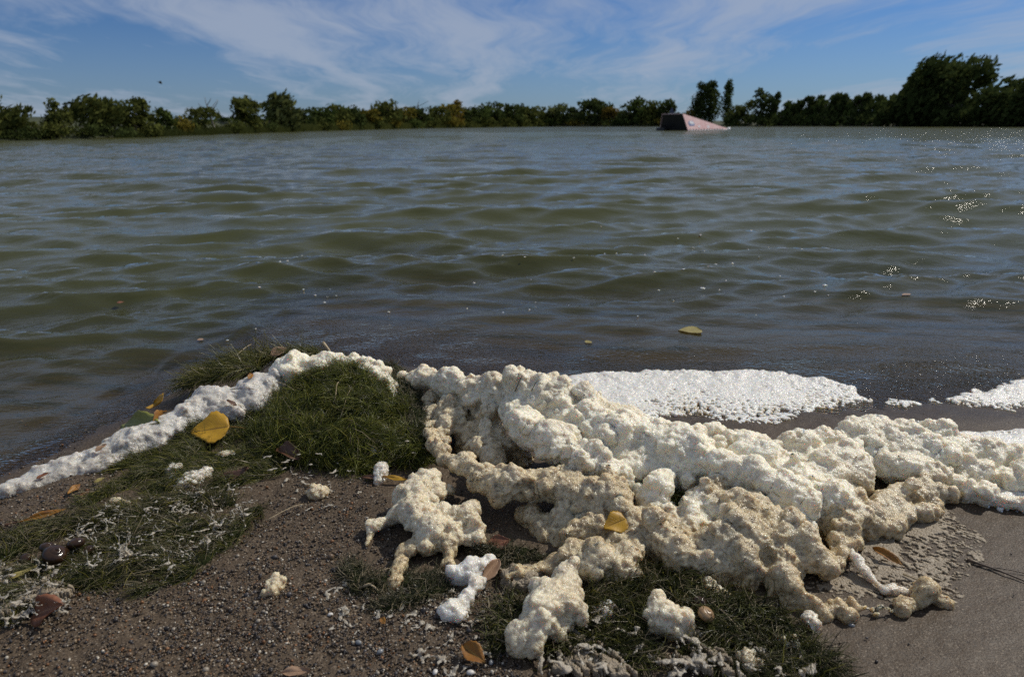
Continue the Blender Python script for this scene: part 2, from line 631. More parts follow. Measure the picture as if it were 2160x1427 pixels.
# ------------------------------------------------------------------ water
waz = np.concatenate([np.linspace(rad(-100), rad(-41), 30)[:-1], np.linspace(rad(-41), rad(41), 400), np.linspace(rad(41), rad(100), 30)[1:]])
wr = [1.02]
while wr[-1] < 480:
    wr.append(wr[-1] * (1.0092 + .03 * float(np.clip((math.log(wr[-1]) - math.log(24)) / 1.6, 0, 1)) ** 1.5))
wr = np.array(wr)
Rw, Aw = np.meshgrid(wr, waz, indexing='ij')
X, Y = Rw * np.sin(Aw), Rw * np.cos(Aw)
s = Y - yshore(X)
step = np.gradient(wr)[:, None]
shoal = sstep(0.02, 1.4, s) * .88 + .12 * sstep(0, .15, s)
H = np.zeros_like(X); DX = np.zeros_like(X); DY = np.zeros_like(X)
wrng = np.random.default_rng(5)
env = .55 + .9 * fbm(X * .7 + 4, Y * .9, 3, 21)
for k in range(76):
    lam = 0.09 * (1.2 / 0.09) ** (wrng.random() ** 1.0)
    if k > 66:
        lam = wrng.uniform(1.6, 4.0)
    th = rad(-90 + wrng.normal(5, 19))          # travels towards the beach
    ax_, ay_ = math.cos(th), math.sin(th)
    kk = 2 * math.pi / lam
    amp = 0.0060 * lam ** .82 * (1.0 if lam > .3 else 1.15) * (.42 if lam > 1.5 else 1) * wrng.uniform(.6, 1.3)
    ph = kk * (X * ax_ + Y * ay_) + wrng.uniform(0, 7) + 1.6 * (fbm(X * .5, Y * .5, 2, 40 + k) - .5)
    fade = sstep(1.6, 3.4, lam / step)
    A = amp * fade * shoal * env
    H += A * np.sin(ph)
    DX += -.75 * A * ax_ * np.cos(ph) * -1
    DY += -.75 * A * ay_ * np.cos(ph) * -1
# one low swell breaking along the shallows
yl = yshore(X) + .34 + .05 * np.sin(X * 2.1) + .06 * (fbm(X * 1.5, X * 0 + 2, 2, 77) - .5)
cr = (Y - yl)
H += .009 * np.exp(-(cr / np.where(cr > 0, .11, .045)) ** 2) * sstep(.05, .35, X) * sstep(1.5, .9, X)
yl2 = yshore(X) + .62 + .07 * np.sin(X * 1.7 + 1)
H += .008 * np.exp(-((Y - yl2) / .07) ** 2) * (.4 + .6 * vnoise(X * 2.2, X * 0, 4))
depth = np.maximum(H + .0 - ground_z(X, Y), 0)
ZW = H + .002 * sstep(.2, -.1, s) - .02 * sstep(-.03, -.25, s)
edge = sstep(.55, .05, s)


def water_z(x, y):
    i = int(np.argmin(np.abs(wr - math.hypot(x, y))))
    j = int(np.argmin(np.abs(waz - math.atan2(x, y))))
    return float(ZW[i, j])


me = mesh_np('water', np.stack([X + DX, Y + DY, ZW], -1).reshape(-1, 3), grid_faces(len(wr), len(waz)), M_WATER, True,
             {'depth': depth.ravel(), 'dist': Rw.ravel(), 'edge': edge.ravel()})
o = link('water', me)
o['kind'] = 'structure'
print('ground+water', round(time.time() - T0, 1))

# ------------------------------------------------------------------ foam builder
def chain(pts, step=.55, jit=.25):
    """pts: (px, py, height of centre above ground, radius) -> sphere centres and radii"""
    pts = np.asarray(pts, float)
    C, R = [], []
    P = on(pts[:, 0], pts[:, 1], pts[:, 2])
    for i in range(len(P)):
        C.append(P[i]); R.append(pts[i, 3])
        if i + 1 < len(P):
            L = np.linalg.norm(P[i + 1] - P[i])
            k = int(L / (step * (pts[i, 3] + pts[i + 1, 3]) * .5))
            for j in range(1, k + 1):
                f = j / (k + 1)
                r = pts[i, 3] * (1 - f) + pts[i + 1, 3] * f
                C.append(P[i] * (1 - f) + P[i + 1] * f + rng.normal(0, jit * r * .4, 3)); R.append(r * rng.uniform(1 - jit, 1 + jit))
    return np.array(C), np.array(R)


_tex = {}


def dtex(kind, size):
    k = (kind, size)
    if k not in _tex:
        t = bpy.data.textures.new('relief', 'CLOUDS' if kind == 'BILLOW' else kind)
        t.noise_scale = size
        if kind == 'BILLOW':
            t.noise_type = 'HARD_NOISE'
            t.noise_depth = 3
        elif kind == 'CLOUDS':
            t.noise_depth = 3
            t.cloud_type = 'GRAYSCALE'
        else:
            t.distance_metric = 'DISTANCE'
        _tex[k] = t
    return _tex[k]


def remesh_eval(V, F, voxel, disp=(), smooth=0):
    me = mesh_np('tmp', V, F)
    o = bpy.data.objects.new('tmp', me)
    COL.objects.link(o)
    r = o.modifiers.new('r', 'REMESH')
    r.mode = 'VOXEL'
    r.voxel_size = voxel
    r.use_smooth_shade = True
    if smooth:
        sm = o.modifiers.new('s', 'SMOOTH')
        sm.iterations = smooth
        sm.factor = .5
    for kind, size, st in disp:
        d = o.modifiers.new('d', 'DISPLACE')
        d.texture = dtex(kind, size)
        d.texture_coords = 'GLOBAL'
        d.strength = st
        d.mid_level = .5
    dg = bpy.context.evaluated_depsgraph_get()
    out = bpy.data.meshes.new_from_object(o.evaluated_get(dg), depsgraph=dg)
    bpy.data.objects.remove(o)
    bpy.data.meshes.remove(me)
    return out


def get_vn(me):
    n = len(me.vertices)
    v = np.empty(n * 3, np.float32); me.vertices.foreach_get('co', v)
    nn = np.empty(n * 3, np.float32); me.vertices.foreach_get('normal', nn)
    return v.reshape(-1, 3).astype(float), nn.reshape(-1, 3).astype(float)


def foam(name, chains, label, cat, ages=None, voxel=.0026, lumps=0, lmed=.008, mat=None, disp=None, smooth=3, group=None, squash=None, carve=None, zf=None):
    C, R, A = [], [], []
    for i, ch in enumerate(chains):
        c, r = chain(ch)
        C.append(c); R.append(r); A.append(np.full(len(c), ages[i] if ages else .4))
    C = np.concatenate(C); R = np.concatenate(R); A = np.concatenate(A)
    V, F = spheres_mesh(C, R, ICO1, None if squash is None else np.tile(np.array([1, 1, squash]), (len(C), 1)))
    if lumps:
        base = remesh_eval(V, F, max(voxel * 1.7, .004), (('CLOUDS', .08, .030), ('CLOUDS', .03, .006)), 3)
        bv, bn = get_vn(base)
        bpy.data.meshes.remove(base)
        gz = ground_z(bv[:, 0], bv[:, 1])
        ok = np.where((bv[:, 2] > gz - .002) & (bn[:, 2] > -.55))[0]
        idx = rng.choice(ok, min(lumps, len(ok)), replace=False)
        lr = np.clip(rng.lognormal(math.log(lmed), .75, len(idx)), lmed * .4, lmed * (3.0 if name == 'foam_bank' else 2.2))
        # lumps come in clusters: some areas stay smooth
        cl = fbm(bv[idx, 0] * 17 + 5, bv[idx, 1] * 17 + bv[idx, 2] * 9, 2, 66)
        keep = cl > .43
        idx, lr = idx[keep], lr[keep]
        lc = bv[idx] + bn[idx] * (lr * rng.uniform(-.65, .2, len(idx)))[:, None]
        V2, F2 = spheres_mesh(lc, lr, ICO0)
        C3, F3 = spheres_mesh(C, R * .97, ICO1, None if squash is None else np.tile(np.array([1, 1, squash]), (len(C), 1)))
        # displaced base again, joined with the lumps
        base = remesh_eval(V, F, max(voxel * 1.7, .004), (('CLOUDS', .08, .030), ('CLOUDS', .03, .006)), 3)
        bvv, _ = get_vn(base)
        bf = np.empty(len(base.loops), np.int32); base.loops.foreach_get('vertex_index', bf)
        bf = bf.reshape(-1, 4)
        bpy.data.meshes.remove(base)
        tri = np.concatenate([bf[:, [0, 1, 2]], bf[:, [0, 2, 3]]])
        V = np.concatenate([bvv, V2])
        F = np.concatenate([tri, F2 + len(bvv)])
    if disp is None:
        disp = (('CLOUDS', .022, .010), ('VORONOI', .014, .0040), ('BILLOW', .010, -.0024), ('CLOUDS', .006, .0036))
    me = remesh_eval(V, F, voxel, disp, smooth)
    v, n = get_vn(me)
    # age per vertex from the nearest control spheres
    kd = kdtree.KDTree(len(C))
    for i, c in enumerate(C):
        kd.insert(c, i)
    kd.balance()
    if ages and len(set(ages)) > 1:
        sub = np.arange(0, len(v), 6)
        sa = np.empty(len(sub))
        for q, i in enumerate(sub):
            f = kd.find_n(v[i], 3)
            sa[q] = sum(A[x[1]] / (x[2] + .004) for x in f) / sum(1 / (x[2] + .004) for x in f)
        age = np.interp(np.arange(len(v)), sub, sa)
        # vertex order of the voxel grid is spatially coherent, the noise in the material hides the steps
    else:
        age = np.full(len(v), A[0])
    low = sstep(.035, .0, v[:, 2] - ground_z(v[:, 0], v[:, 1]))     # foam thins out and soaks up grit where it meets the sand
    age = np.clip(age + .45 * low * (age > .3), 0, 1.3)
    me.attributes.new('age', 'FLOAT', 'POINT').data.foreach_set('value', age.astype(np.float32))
    me.polygons.foreach_set('use_smooth', np.ones(len(me.polygons), bool))
    me.materials.clear()
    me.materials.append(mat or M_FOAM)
    me.name = name
    o = link(name, me)
    rebase(o)
    tag(o, label, cat, group)
    return o


# main bank
bank = [
    # A back crest
    ([(850, 799, 0.07, 0.016), (905, 801, 0.085, 0.021), (960, 817, 0.09, 0.025), (1040, 833, 0.1, 0.030), (1110, 833, 0.11, 0.034), (1180, 856, 0.11, 0.037), (1250, 869, 0.1, 0.037), (1310, 895, 0.09, 0.034), (1350, 916, 0.08, 0.033)], .35),
    # B crest to the right
    ([(1310, 906, 0.075, 0.029), (1400, 931, 0.07, 0.026), (1480, 951, 0.065, 0.026), (1560, 943, 0.065, 0.026), (1640, 956, 0.06, 0.026), (1720, 946, 0.055, 0.028), (1800, 933, 0.05, 0.030), (1880, 931, 0.05, 0.030), (1960, 936, 0.045, 0.030), (2050, 956, 0.035, 0.026), (2160, 971, 0.025, 0.023), (2330, 996, 0.02, 0.021)], .12),
    # fill under the upper white mass
    ([(1150, 880, .085, .045), (1200, 900, .085, .045), (1260, 925, .08, .045), (1330, 945, .075, .045), (1400, 965, .07, .045), (1470, 975, .07, .045)], .05),
    ([(1080, 850, .09, .03), (1092, 885, .09, .024), (1130, 918, .09, .028), (1190, 945, .085, .030), (1240, 975, .075, .030), (1290, 1000, .06, .030)], .15),
    ([(960, 830, .06, .024), (952, 868, .05, .022), (935, 905, .04, .022), (918, 932, .035, .018)], .75),
    ([(1020, 845, .065, .026), (1032, 888, .05, .022), (1028, 930, .04, .020), (1040, 968, .03, .020)], .7),
    ([(990, 880, .03, .03), (1000, 930, .02, .026), (1100, 965, .008, .02)], .8),
    # E crusty shelf on the left and front
    ([(872, 800, .06, .016), (905, 845, .05, .010), (900, 905, .045, .010), (915, 940, .045, .013), (945, 972, .045, .014), (985, 995, .05, .014), (1030, 1010, .055, .02), (1080, 1018, .055, .022), (1140, 1022, .055, .022), (1200, 1032, .055, .026), (1260, 1042, .05, .026), (1310, 1068, .045, .022), (1342, 1100, .035, .016), (1332, 1135, .022, .013), (1300, 1148, .016, .011)], .85),
    ([(1120, 1095, .008, .022), (1180, 1120, .008, .022), (1240, 1140, .006, .02), (1290, 1135, .006, .022)], .75),
    # F middle of the bank
    ([(1330, 985, .06, .036), (1385, 985, .06, .036), (1410, 1005, .05, .03), (1420, 1022, .04, .022)], .12),
    ([(1470, 1000, .045, .036), (1530, 1015, .045, .036), (1600, 1015, .045, .036), (1660, 1020, .04, .036), (1720, 1010, .04, .036), (1790, 990, .045, .04)], .2),
    # folds running down to the right
    ([(1330, 930, .085, .022), (1420, 950, .085, .022), (1490, 975, .085, .022), (1560, 990, .085, .023), (1640, 1030, .072, .021), (1700, 1065, .056, .019)], .1),
    ([(1560, 955, .088, .022), (1620, 985, .08, .020), (1690, 1010, .07, .022), (1760, 1050, .05, .020)], .05),
    ([(1500, 1040, .062, .022), (1570, 1062, .06, .021), (1640, 1110, .05, .019), (1700, 1160, .033, .017), (1748, 1200, .018, .013)], .75),
    ([(1570, 1100, .052, .020), (1615, 1108, .054, .020), (1648, 1150, .04, .017), (1660, 1210, .028, .015), (1682, 1266, .010, .013)], .9),
    ([(1400, 1010, .065, .018), (1385, 1035, .055, .014), (1395, 1050, .045, .010)], .1),
    ([(1440, 1048, .062, .010), (1452, 1066, .055, .013), (1480, 1082, .045, .014)], .05),
    ([(1720, 1020, .045, .036), (1760, 1050, .035, .03), (1700, 1060, .04, .03)], .25),
    ([(1560, 1030, .04, .036), (1600, 1080, .03, .032), (1650, 1120, .022, .028), (1700, 1155, .015, .024), (1735, 1185, .008, .018)], .75),
    ([(1500, 1050, .05, .03), (1470, 1075, .04, .026), (1450, 1060, .05, .013), (1445, 1095, .035, .02), (1480, 1110, .03, .026)], .4),
    ([(1640, 1130, .02, .026), (1652, 1180, .014, .022), (1655, 1235, .010, .018), (1675, 1268, .008, .014), (1730, 1285, .006, .012)], .95),
    ([(1585, 1125, .04, .034), (1545, 1165, .028, .028), (1490, 1150, .03, .024), (1430, 1185, .018, .022), (1400, 1145, .024, .026), (1370, 1120, .03, .022)], .85),
    ([(1380, 1070, .03, .028), (1340, 1160, .015, .02), (1420, 1110, .03, .02)], .8),
    ([(1470, 1180, .02, .022), (1530, 1195, .012, .022), (1590, 1200, .010, .018)], .8),
    ([(1240, 1190, .022, .014), (1290, 1205, .016, .019), (1325, 1200, .018, .018), (1315, 1170, .022, .014)], .7),
    ([(1080, 1215, .014, .012), (1150, 1190, .018, .012), (1220, 1168, .025, .012), (1262, 1180, .02, .010)], 1.0),
    ([(1205, 1128, .02, .014), (1225, 1115, .025, .011)], .9),
    # H low crust on the right
    ([(1730, 1285, .005, .010), (1790, 1282, .006, .010), (1850, 1288, .006, .010), (1910, 1272, .006, .010), (1965, 1252, .006, .010), (2008, 1275, .004, .007)], .95),
    ([(1850, 1288, .004, .008), (1856, 1312, .002, .004)], .95),
    ([(1790, 1282, .004, .009), (1800, 1305, .003, .007)], .95),
    ([(1800, 1060, .02, .024), (1850, 1085, .016, .020), (1905, 1050, .016, .022), (1960, 1035, .014, .020), (2005, 1045, .012, .014)], .7),
    ([(1830, 1110, .012, .018), (1885, 1115, .010, .016), (1930, 1085, .010, .016), (1980, 1080, .006, .012)], .75),
    ([(1760, 1100, .02, .022), (1790, 1140, .012, .018), (1760, 1200, .006, .012), (1800, 1150, .008, .016)], .8),
    # right apron
    ([(1850, 960, .035, .036), (1940, 965, .03, .032), (2020, 990, .022, .026), (2100, 1010, .015, .022), (2180, 1030, .010, .02)], .15),
    ([(1880, 985, .035, .024), (1960, 1000, .026, .018), (2010, 1015, .02, .014), (2050, 1040, .012, .012), (2100, 1058, .008, .011), (2160, 1065, .006, .01), (2230, 1075, .004, .01)], .2),
    ([(2080, 980, .012, .024), (2170, 1000, .008, .022), (2130, 1035, .004, .016), (2240, 1040, .004, .016)], .15),
]
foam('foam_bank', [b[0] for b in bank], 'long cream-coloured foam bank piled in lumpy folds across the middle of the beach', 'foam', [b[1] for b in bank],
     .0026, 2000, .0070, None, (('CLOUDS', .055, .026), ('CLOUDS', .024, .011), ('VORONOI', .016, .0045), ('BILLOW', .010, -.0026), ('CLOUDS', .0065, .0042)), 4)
print('bank', round(time.time() - T0, 1))

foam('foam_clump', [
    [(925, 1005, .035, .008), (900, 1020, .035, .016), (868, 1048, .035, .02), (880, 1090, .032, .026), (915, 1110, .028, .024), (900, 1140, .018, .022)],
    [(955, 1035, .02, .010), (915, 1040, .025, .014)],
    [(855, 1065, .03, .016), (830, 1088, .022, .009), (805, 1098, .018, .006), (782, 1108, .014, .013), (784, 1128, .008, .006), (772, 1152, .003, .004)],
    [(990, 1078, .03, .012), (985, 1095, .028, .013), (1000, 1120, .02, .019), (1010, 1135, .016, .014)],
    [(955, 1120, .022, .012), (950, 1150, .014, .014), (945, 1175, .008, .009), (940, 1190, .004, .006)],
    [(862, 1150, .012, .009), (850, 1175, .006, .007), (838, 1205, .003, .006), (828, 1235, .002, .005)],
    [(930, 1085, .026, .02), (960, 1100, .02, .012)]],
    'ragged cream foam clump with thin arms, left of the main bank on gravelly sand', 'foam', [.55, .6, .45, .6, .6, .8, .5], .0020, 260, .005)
foam('foam_tower', [
    [(1206, 1196, .045, .010), (1190, 1222, .036, .020), (1205, 1250, .03, .018), (1160, 1255, .032, .026), (1150, 1290, .028, .028), (1130, 1320, .022, .024), (1105, 1352, .016, .018)],
    [(1185, 1280, .028, .022), (1090, 1345, .012, .012)]],
    'tall upright cream foam lump standing on dark weed at the bottom edge', 'foam', [.5, .5], .0022, 260, .006)
foam('foam_lump', [
    [(1382, 1262, .032, .010), (1390, 1290, .026, .017), (1408, 1312, .02, .019), (1425, 1332, .012, .013)], [(1385, 1330, .008, .012), (1405, 1338, .008, .012)]],
    'pear-shaped cream foam lump alone on weed, right of the tall lump', 'foam', [.5, .5], .0020, 90, .005)
foam('foam_lump', [
    [(975, 1210, .010, .013), (990, 1200, .014, .013), (1015, 1192, .014, .009), (1035, 1188, .014, .006)], [(1000, 1240, .008, .012), (1010, 1225, .008, .010)],
    [(985, 1262, .006, .014), (960, 1280, .005, .013), (940, 1285, .004, .008), (975, 1295, .004, .009)]],
    'white bubbly foam lump stretched below a peach leaf', 'foam', [.05, .4, .2], .0018, 80, .004, M_FRESH)
foam('foam_finger', [[(1798, 1162, .022, .007), (1812, 1185, .016, .011), (1835, 1215, .010, .012), (1862, 1240, .006, .011), (1890, 1247, .004, .010), (1915, 1250, .003, .006)]],
     'smooth white finger of foam bent beside the amber leaf', 'foam', None, .0018, 20, .004, M_FRESH, (('CLOUDS', .012, .003),))
for pts, lab in [
    ([(1280, 1292, .006, .010), (1270, 1302, .003, .008), (1298, 1305, .002, .005)], 'small white foam scrap between the tall lump and the pear-shaped lump'),
    ([(1702, 1303, .008, .009), (1712, 1318, .004, .007), (1722, 1330, .001, .003)], 'white teardrop of foam on bare sand under the front tongue of the bank'),
    ([(440, 995, .008, .008), (420, 1008, .006, .012), (395, 1018, .004, .012), (378, 1026, .003, .007)], 'flat white slab of foam on green weed, left of the brown leaf'),
    ([(362, 985, .008, .008), (364, 1004, .006, .009), (372, 1016, .003, .007)], 'small curved foam flake left of the flat white slab'),
    ([(465, 962, .010, .009), (485, 958, .012, .010), (498, 970, .006, .007)], 'grey arched foam flake on weed below the large yellow leaf'),
    ([(645, 918, .020, .009), (660, 922, .018, .012), (662, 938, .012, .011)], 'squarish beige foam cube on dark weed beside the curled brown leaf'),
    ([(245, 1062, .006, .010), (265, 1064, .005, .009), (238, 1070, .003, .006)], 'oval beige foam scrap at the top edge of the scummy weed'),
    ([(588, 1228, .006, .006), (580, 1240, .003, .009), (572, 1246, .002, .006)], 'lone beige foam crumb on open gravelly sand'),
    ([(800, 900, .04, .006), (815, 906, .038, .009)], 'white foam scrap caught near the top right of the weed mound'),
    ([(800, 945, .028, .008), (792, 955, .024, .006)], 'white frothy scrap halfway down the weed mound'),
    ([(806, 985, .014, .006), (802, 1000, .008, .006), (798, 1015, .002, .004)], 'thin white foam drip at the foot of the weed mound'),
    ([(560, 902, .022, .008), (572, 900, .022, .006)], 'tiny white foam scrap on dark weed above the curled brown leaf'),
    ([(660, 1042, .004, .008), (678, 1038, .004, .007)], 'pale foam scrap on gravel below the beige cube'),
    ([(1490, 1228, .010, .010), (1505, 1245, .008, .013), (1530, 1258, .005, .012), (1548, 1268, .003, .009)], 'knobbly beige foam remnant trailing over weed below the bank'),
    ([(1572, 1395, .008, .012), (1580, 1405, .006, .010)], 'soft grey foam puff in dark weed near the bottom right'),
    ([(1640, 1350, .006, .010), (1665, 1365, .006, .011), (1690, 1375, .004, .008)], 'beige foam patch at the right end of the dark weed'),
]:
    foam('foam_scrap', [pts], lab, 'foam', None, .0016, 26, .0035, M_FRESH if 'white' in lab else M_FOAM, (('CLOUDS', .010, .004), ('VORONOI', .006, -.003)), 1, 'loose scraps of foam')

# left arm and crest behind the weed mound
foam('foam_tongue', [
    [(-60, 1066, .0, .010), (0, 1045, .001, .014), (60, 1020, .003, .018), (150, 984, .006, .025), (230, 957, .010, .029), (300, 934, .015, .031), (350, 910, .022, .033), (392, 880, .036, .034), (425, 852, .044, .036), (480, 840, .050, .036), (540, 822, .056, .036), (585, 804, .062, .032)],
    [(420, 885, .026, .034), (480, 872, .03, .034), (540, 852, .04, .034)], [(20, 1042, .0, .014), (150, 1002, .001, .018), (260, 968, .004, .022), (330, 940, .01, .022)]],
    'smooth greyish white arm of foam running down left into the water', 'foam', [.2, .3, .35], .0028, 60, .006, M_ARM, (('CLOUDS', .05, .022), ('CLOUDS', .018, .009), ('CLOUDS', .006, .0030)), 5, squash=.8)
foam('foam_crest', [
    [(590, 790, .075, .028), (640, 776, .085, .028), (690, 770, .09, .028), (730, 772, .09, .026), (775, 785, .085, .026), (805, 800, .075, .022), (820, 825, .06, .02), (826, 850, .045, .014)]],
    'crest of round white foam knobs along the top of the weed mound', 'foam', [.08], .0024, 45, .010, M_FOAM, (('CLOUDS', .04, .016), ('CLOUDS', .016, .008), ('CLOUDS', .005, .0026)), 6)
print('foam pieces', round(time.time() - T0, 1))


# swash foam: thin bubbly sheets with holes, thinning to lace at the edge
def foam_sheet(name, poly, hmax, label, seed, lace=.5, res=.0021, group=None, edge_w=.05, bubble=.007, mat=None, zoff=0.0, var=.9, slope=0.0, aniso=None):
    P = on(np.array([p[0] for p in poly]), np.array([p[1] for p in poly]), hmax * .5)
    x0, y0 = P[:, 0].min() - .02, P[:, 1].min() - .02
    x1, y1 = P[:, 0].max() + .02, P[:, 1].max() + .02
    nx, ny = int((x1 - x0) / res), int((y1 - y0) / res)
    X, Y = np.meshgrid(np.linspace(x0, x1, nx), np.linspace(y0, y1, ny))
    ins = in_poly(X, Y, P[:, :2])
    # distance to outline
    D = np.full(X.shape, 9.0)
    for i in range(len(P)):
        a, b = P[i, :2], P[(i + 1) % len(P), :2]
        ab = b - a
        t = np.clip(((X - a[0]) * ab[0] + (Y - a[1]) * ab[1]) / (ab @ ab + 1e-12), 0, 1)
        D = np.minimum(D, np.hypot(X - a[0] - t * ab[0], Y - a[1] - t * ab[1]))
    D = np.where(ins, D, -D) + (fbm(X * 26, Y * 26, 4, seed, .6) - .5) * .055
    e = np.clip(D / edge_w, 0, 1)
    Xa, Ya = X, Y
    if aniso:
        ca, sa = math.cos(aniso[0]), math.sin(aniso[0])
        Xa, Ya = (X * ca + Y * sa) * aniso[1], -X * sa + Y * ca
    wx = (fbm(X * 60, Y * 60, 2, seed + 31) - .5) * bubble * 1.6
    wy = (fbm(X * 55 + 9, Y * 55, 2, seed + 37) - .5) * bubble * 2.5
    wx = wx + (fbm(X * 140, Y * 140, 2, seed + 41) - .5) * bubble * 1.6
    b1, b2 = worley((Xa + wx) / bubble, (Ya + wy) / bubble, seed)
    c1, c2 = worley((Xa + wx) / (bubble * 2.3), (Ya + wy) / (bubble * 2.3), seed + 3)
    inside = D > 0
    ymx = np.where(inside, Y, -9).max(0); ymn = np.where(inside, Y, 9).min(0)
    frac = np.clip((ymx[None] - Y) / np.maximum(ymx - ymn, .01)[None], 0, 1)
    lump = .65 * fbm(X * 22, Y * 22, 3, seed + 9) + .35 * fbm(X * 75, Y * 75, 2, seed + 19)
    prof = np.sqrt(np.clip(1 - (1 - e) ** 2, 0, 1))
    thin = 1 - slope * frac
    H = hmax * prof * (.45 + 1.0 * lump) * thin + (.0014 if slope else .0022 * min(1, hmax / .008)) * (1 - b1) * sstep(0, .3, e) * (1.25 - thin * .8 if slope else 1) - .004 * min(1, hmax / .008) * np.clip(.35 - c1, 0, 1) * (1 - e) + min(.0015, hmax * .25)
    thick = (e if not slope else np.maximum(e, .5) * (1.25 - slope * 1.25 * frac)) + (lump - .5) * var
    hole = ((c1 < .38 * np.clip(1.15 - thick * 1.3 / lace, 0, 1)) | (b1 < .42 * np.clip(.9 - thick * 1.8 / lace, 0, 1)))
    keepv = (D > 0) & ~hole
    Z = ground_z(X, Y)
    Z = np.maximum(Z, 0) + np.where(D > 0, H, -.006) + zoff
    F = grid_faces(ny, nx)
    kf = keepv.ravel()[F].sum(1) >= 3
    F = F[kf]
    used = np.unique(F)
    mp = np.full(nx * ny, -1); mp[used] = np.arange(len(used))
    V = np.stack([X, Y, Z], -1).reshape(-1, 3)[used]
    # close the sheet down to the ground along every open edge, so it has thickness
    me = mesh_np(name, V, mp[F], mat or M_FRESH, True)
    bm = bmesh.new(); bm.from_mesh(me)
    be = [ed for ed in bm.edges if ed.is_boundary]
    r = bmesh.ops.extrude_edge_only(bm, edges=be)
    for g in r['geom']:
        if isinstance(g, bmesh.types.BMVert):
            g.co.z = float(max(ground_z(g.co.x, g.co.y), 0)) - .004 + zoff
    bm.to_mesh(me); bm.free()
    me.polygons.foreach_set('use_smooth', np.ones(len(me.polygons), bool))
    me.attributes.new('age', 'FLOAT', 'POINT').data.foreach_set('value', np.full(len(me.vertices), .02, np.float32))
    o = link(name, me)
    rebase(o)
    return tag(o, label, 'foam', group)


foam_sheet('foam_strip', [(1170, 800), (1250, 795), (1330, 793), (1420, 791), (1510, 790), (1600, 791), (1680, 796), (1740, 805), (1800, 822), (1845, 840), (1790, 846), (1730, 855), (1690, 862), (1640, 868),
                          (1560, 868), (1480, 868), (1400, 872), (1355, 892), (1330, 905), (1270, 885), (1210, 850), (1165, 825)], .017,
           'long flat strip of white bubbly foam washed up behind the bank', 5, .9, .0020, None, .05, .0055, None, 0, 1.3, .85)
foam_sheet('foam_strip', [(1995, 842), (2020, 832), (2080, 826), (2120, 812), (2170, 800), (2260, 795), (2350, 800), (2350, 850), (2250, 862), (2160, 860), (2080, 857), (2020, 852)], .010,
           'flat patch of lacy white foam cut off by the right edge of the picture', 15, .95, .0020, None, .05, .0055, None, 0, 1.4, .8)
foam_sheet('foam_strip', [(1860, 843), (1890, 841), (1925, 847), (1948, 852), (1910, 858), (1880, 855)], .004,
           'narrow lacy foam sliver between the long strip and the right-hand patch', 25, .7)
foam_sheet('foam_strip', [(1954, 842), (1965, 840), (1990, 850), (1985, 853), (1965, 849)], .003,
           'tiny lacy foam sliver touching the right-hand patch', 35, .7)
foam_sheet('foam_strip', [(1880, 935), (1960, 912), (2060, 905), (2160, 905), (2300, 910), (2300, 1075), (2160, 1068), (2090, 1058), (2050, 1030), (2000, 1000), (1930, 975)], .014,
           'broad bubbly apron of foam spreading from the bank to the right edge', 45, .8, .0021, None, .05, .006, None, 0, 1.4, .6)
foam_sheet('foam_strip', [(1480, 872), (1560, 872), (1650, 868), (1700, 870), (1660, 884), (1600, 892), (1540, 888)], .002,
           'thin broken film of bubbles on wet sand below the long strip', 55, 1.6)
print('sheets', round(time.time() - T0, 1))


# ------------------------------------------------------------------ weed
def strand_mesh(P0, D0, N0, L, W, tint, segs=4, curl=.5, lift=.4, seed=0, name='strands'):
    """thin three-sided stems: start P0, direction D0, surface normal N0, length L, half width W"""
    r = np.random.default_rng(seed)
    n = len(P0)
    pts = [P0]
    d = D0.copy()
    for k in range(segs):
        d = d + r.normal(0, curl, (n, 3)) * (.5 + .5 * (k > 0)) + N0 * (lift * (0.6 if k == 0 else -.45))[..., None] if np.ndim(lift) else d + r.normal(0, curl, (n, 3)) * .6 + N0 * (lift if k == 0 else -lift * .55)
        d /= np.linalg.norm(d, axis=1)[:, None]
        pts.append(pts[-1] + d * (L / segs)[:, None])
    pts = np.stack(pts, 1)                       # n, segs+1, 3
    gz = ground_z(pts[..., 0], pts[..., 1]) + .001
    pts[..., 2] = np.maximum(pts[..., 2], gz)
    tan = np.gradient(pts, axis=1)
    tan /= np.linalg.norm(tan, axis=2)[..., None] + 1e-9
    up = np.broadcast_to(N0[:, None, :], tan.shape) + .01
    a = np.cross(tan, up); a /= np.linalg.norm(a, axis=2)[..., None] + 1e-9
    b = np.cross(a, tan)
    taper = np.linspace(1, .35, segs + 1)[None, :, None]
    Wk = W[:, None, None] * taper
    ring = []
    for k, (ca, cb) in enumerate(((1, -.25), (-1, -.25), (0, .7))):
        ring.append(pts + a * Wk * ca + b * Wk * cb)
    V = np.stack(ring, 2)                        # n, segs+1, 3(ring), 3
    m = segs + 1
    base = (np.arange(n) * m * 3)[:, None, None]
    s_ = np.arange(segs)[None, :, None] * 3
    k = np.arange(3)[None, None, :]
    k2 = (k + 1) % 3
    F = np.stack([base + s_ + k, base + s_ + k2, base + s_ + 3 + k2, base + s_ + 3 + k], -1).reshape(-1, 4)
    col = np.repeat(tint, m * 3, axis=0)
    return mesh_np(name, V.reshape(-1, 3), F, M_WEED, True, {'tint': col})


def tints(n, r, dark=(0.014, 0.026, 0.004), light=(0.25, 0.265, 0.045), straw=.05, yel=.0, power=1.5):
    f = r.random(n)[:, None] ** power
    c = np.array(dark) * (1 - f) + np.array(light) * f
    c *= r.uniform(.75, 1.25, (n, 1))
    k = r.random(n)
    c[k < straw] = np.array((0.30, 0.25, 0.16)) * r.uniform(.5, 1.1, ((k < straw).sum(), 1))
    c[(k > 1 - yel)] = np.array((0.22, 0.20, 0.035)) * r.uniform(.6, 1.2, ((k > 1 - yel).sum(), 1))
    return c


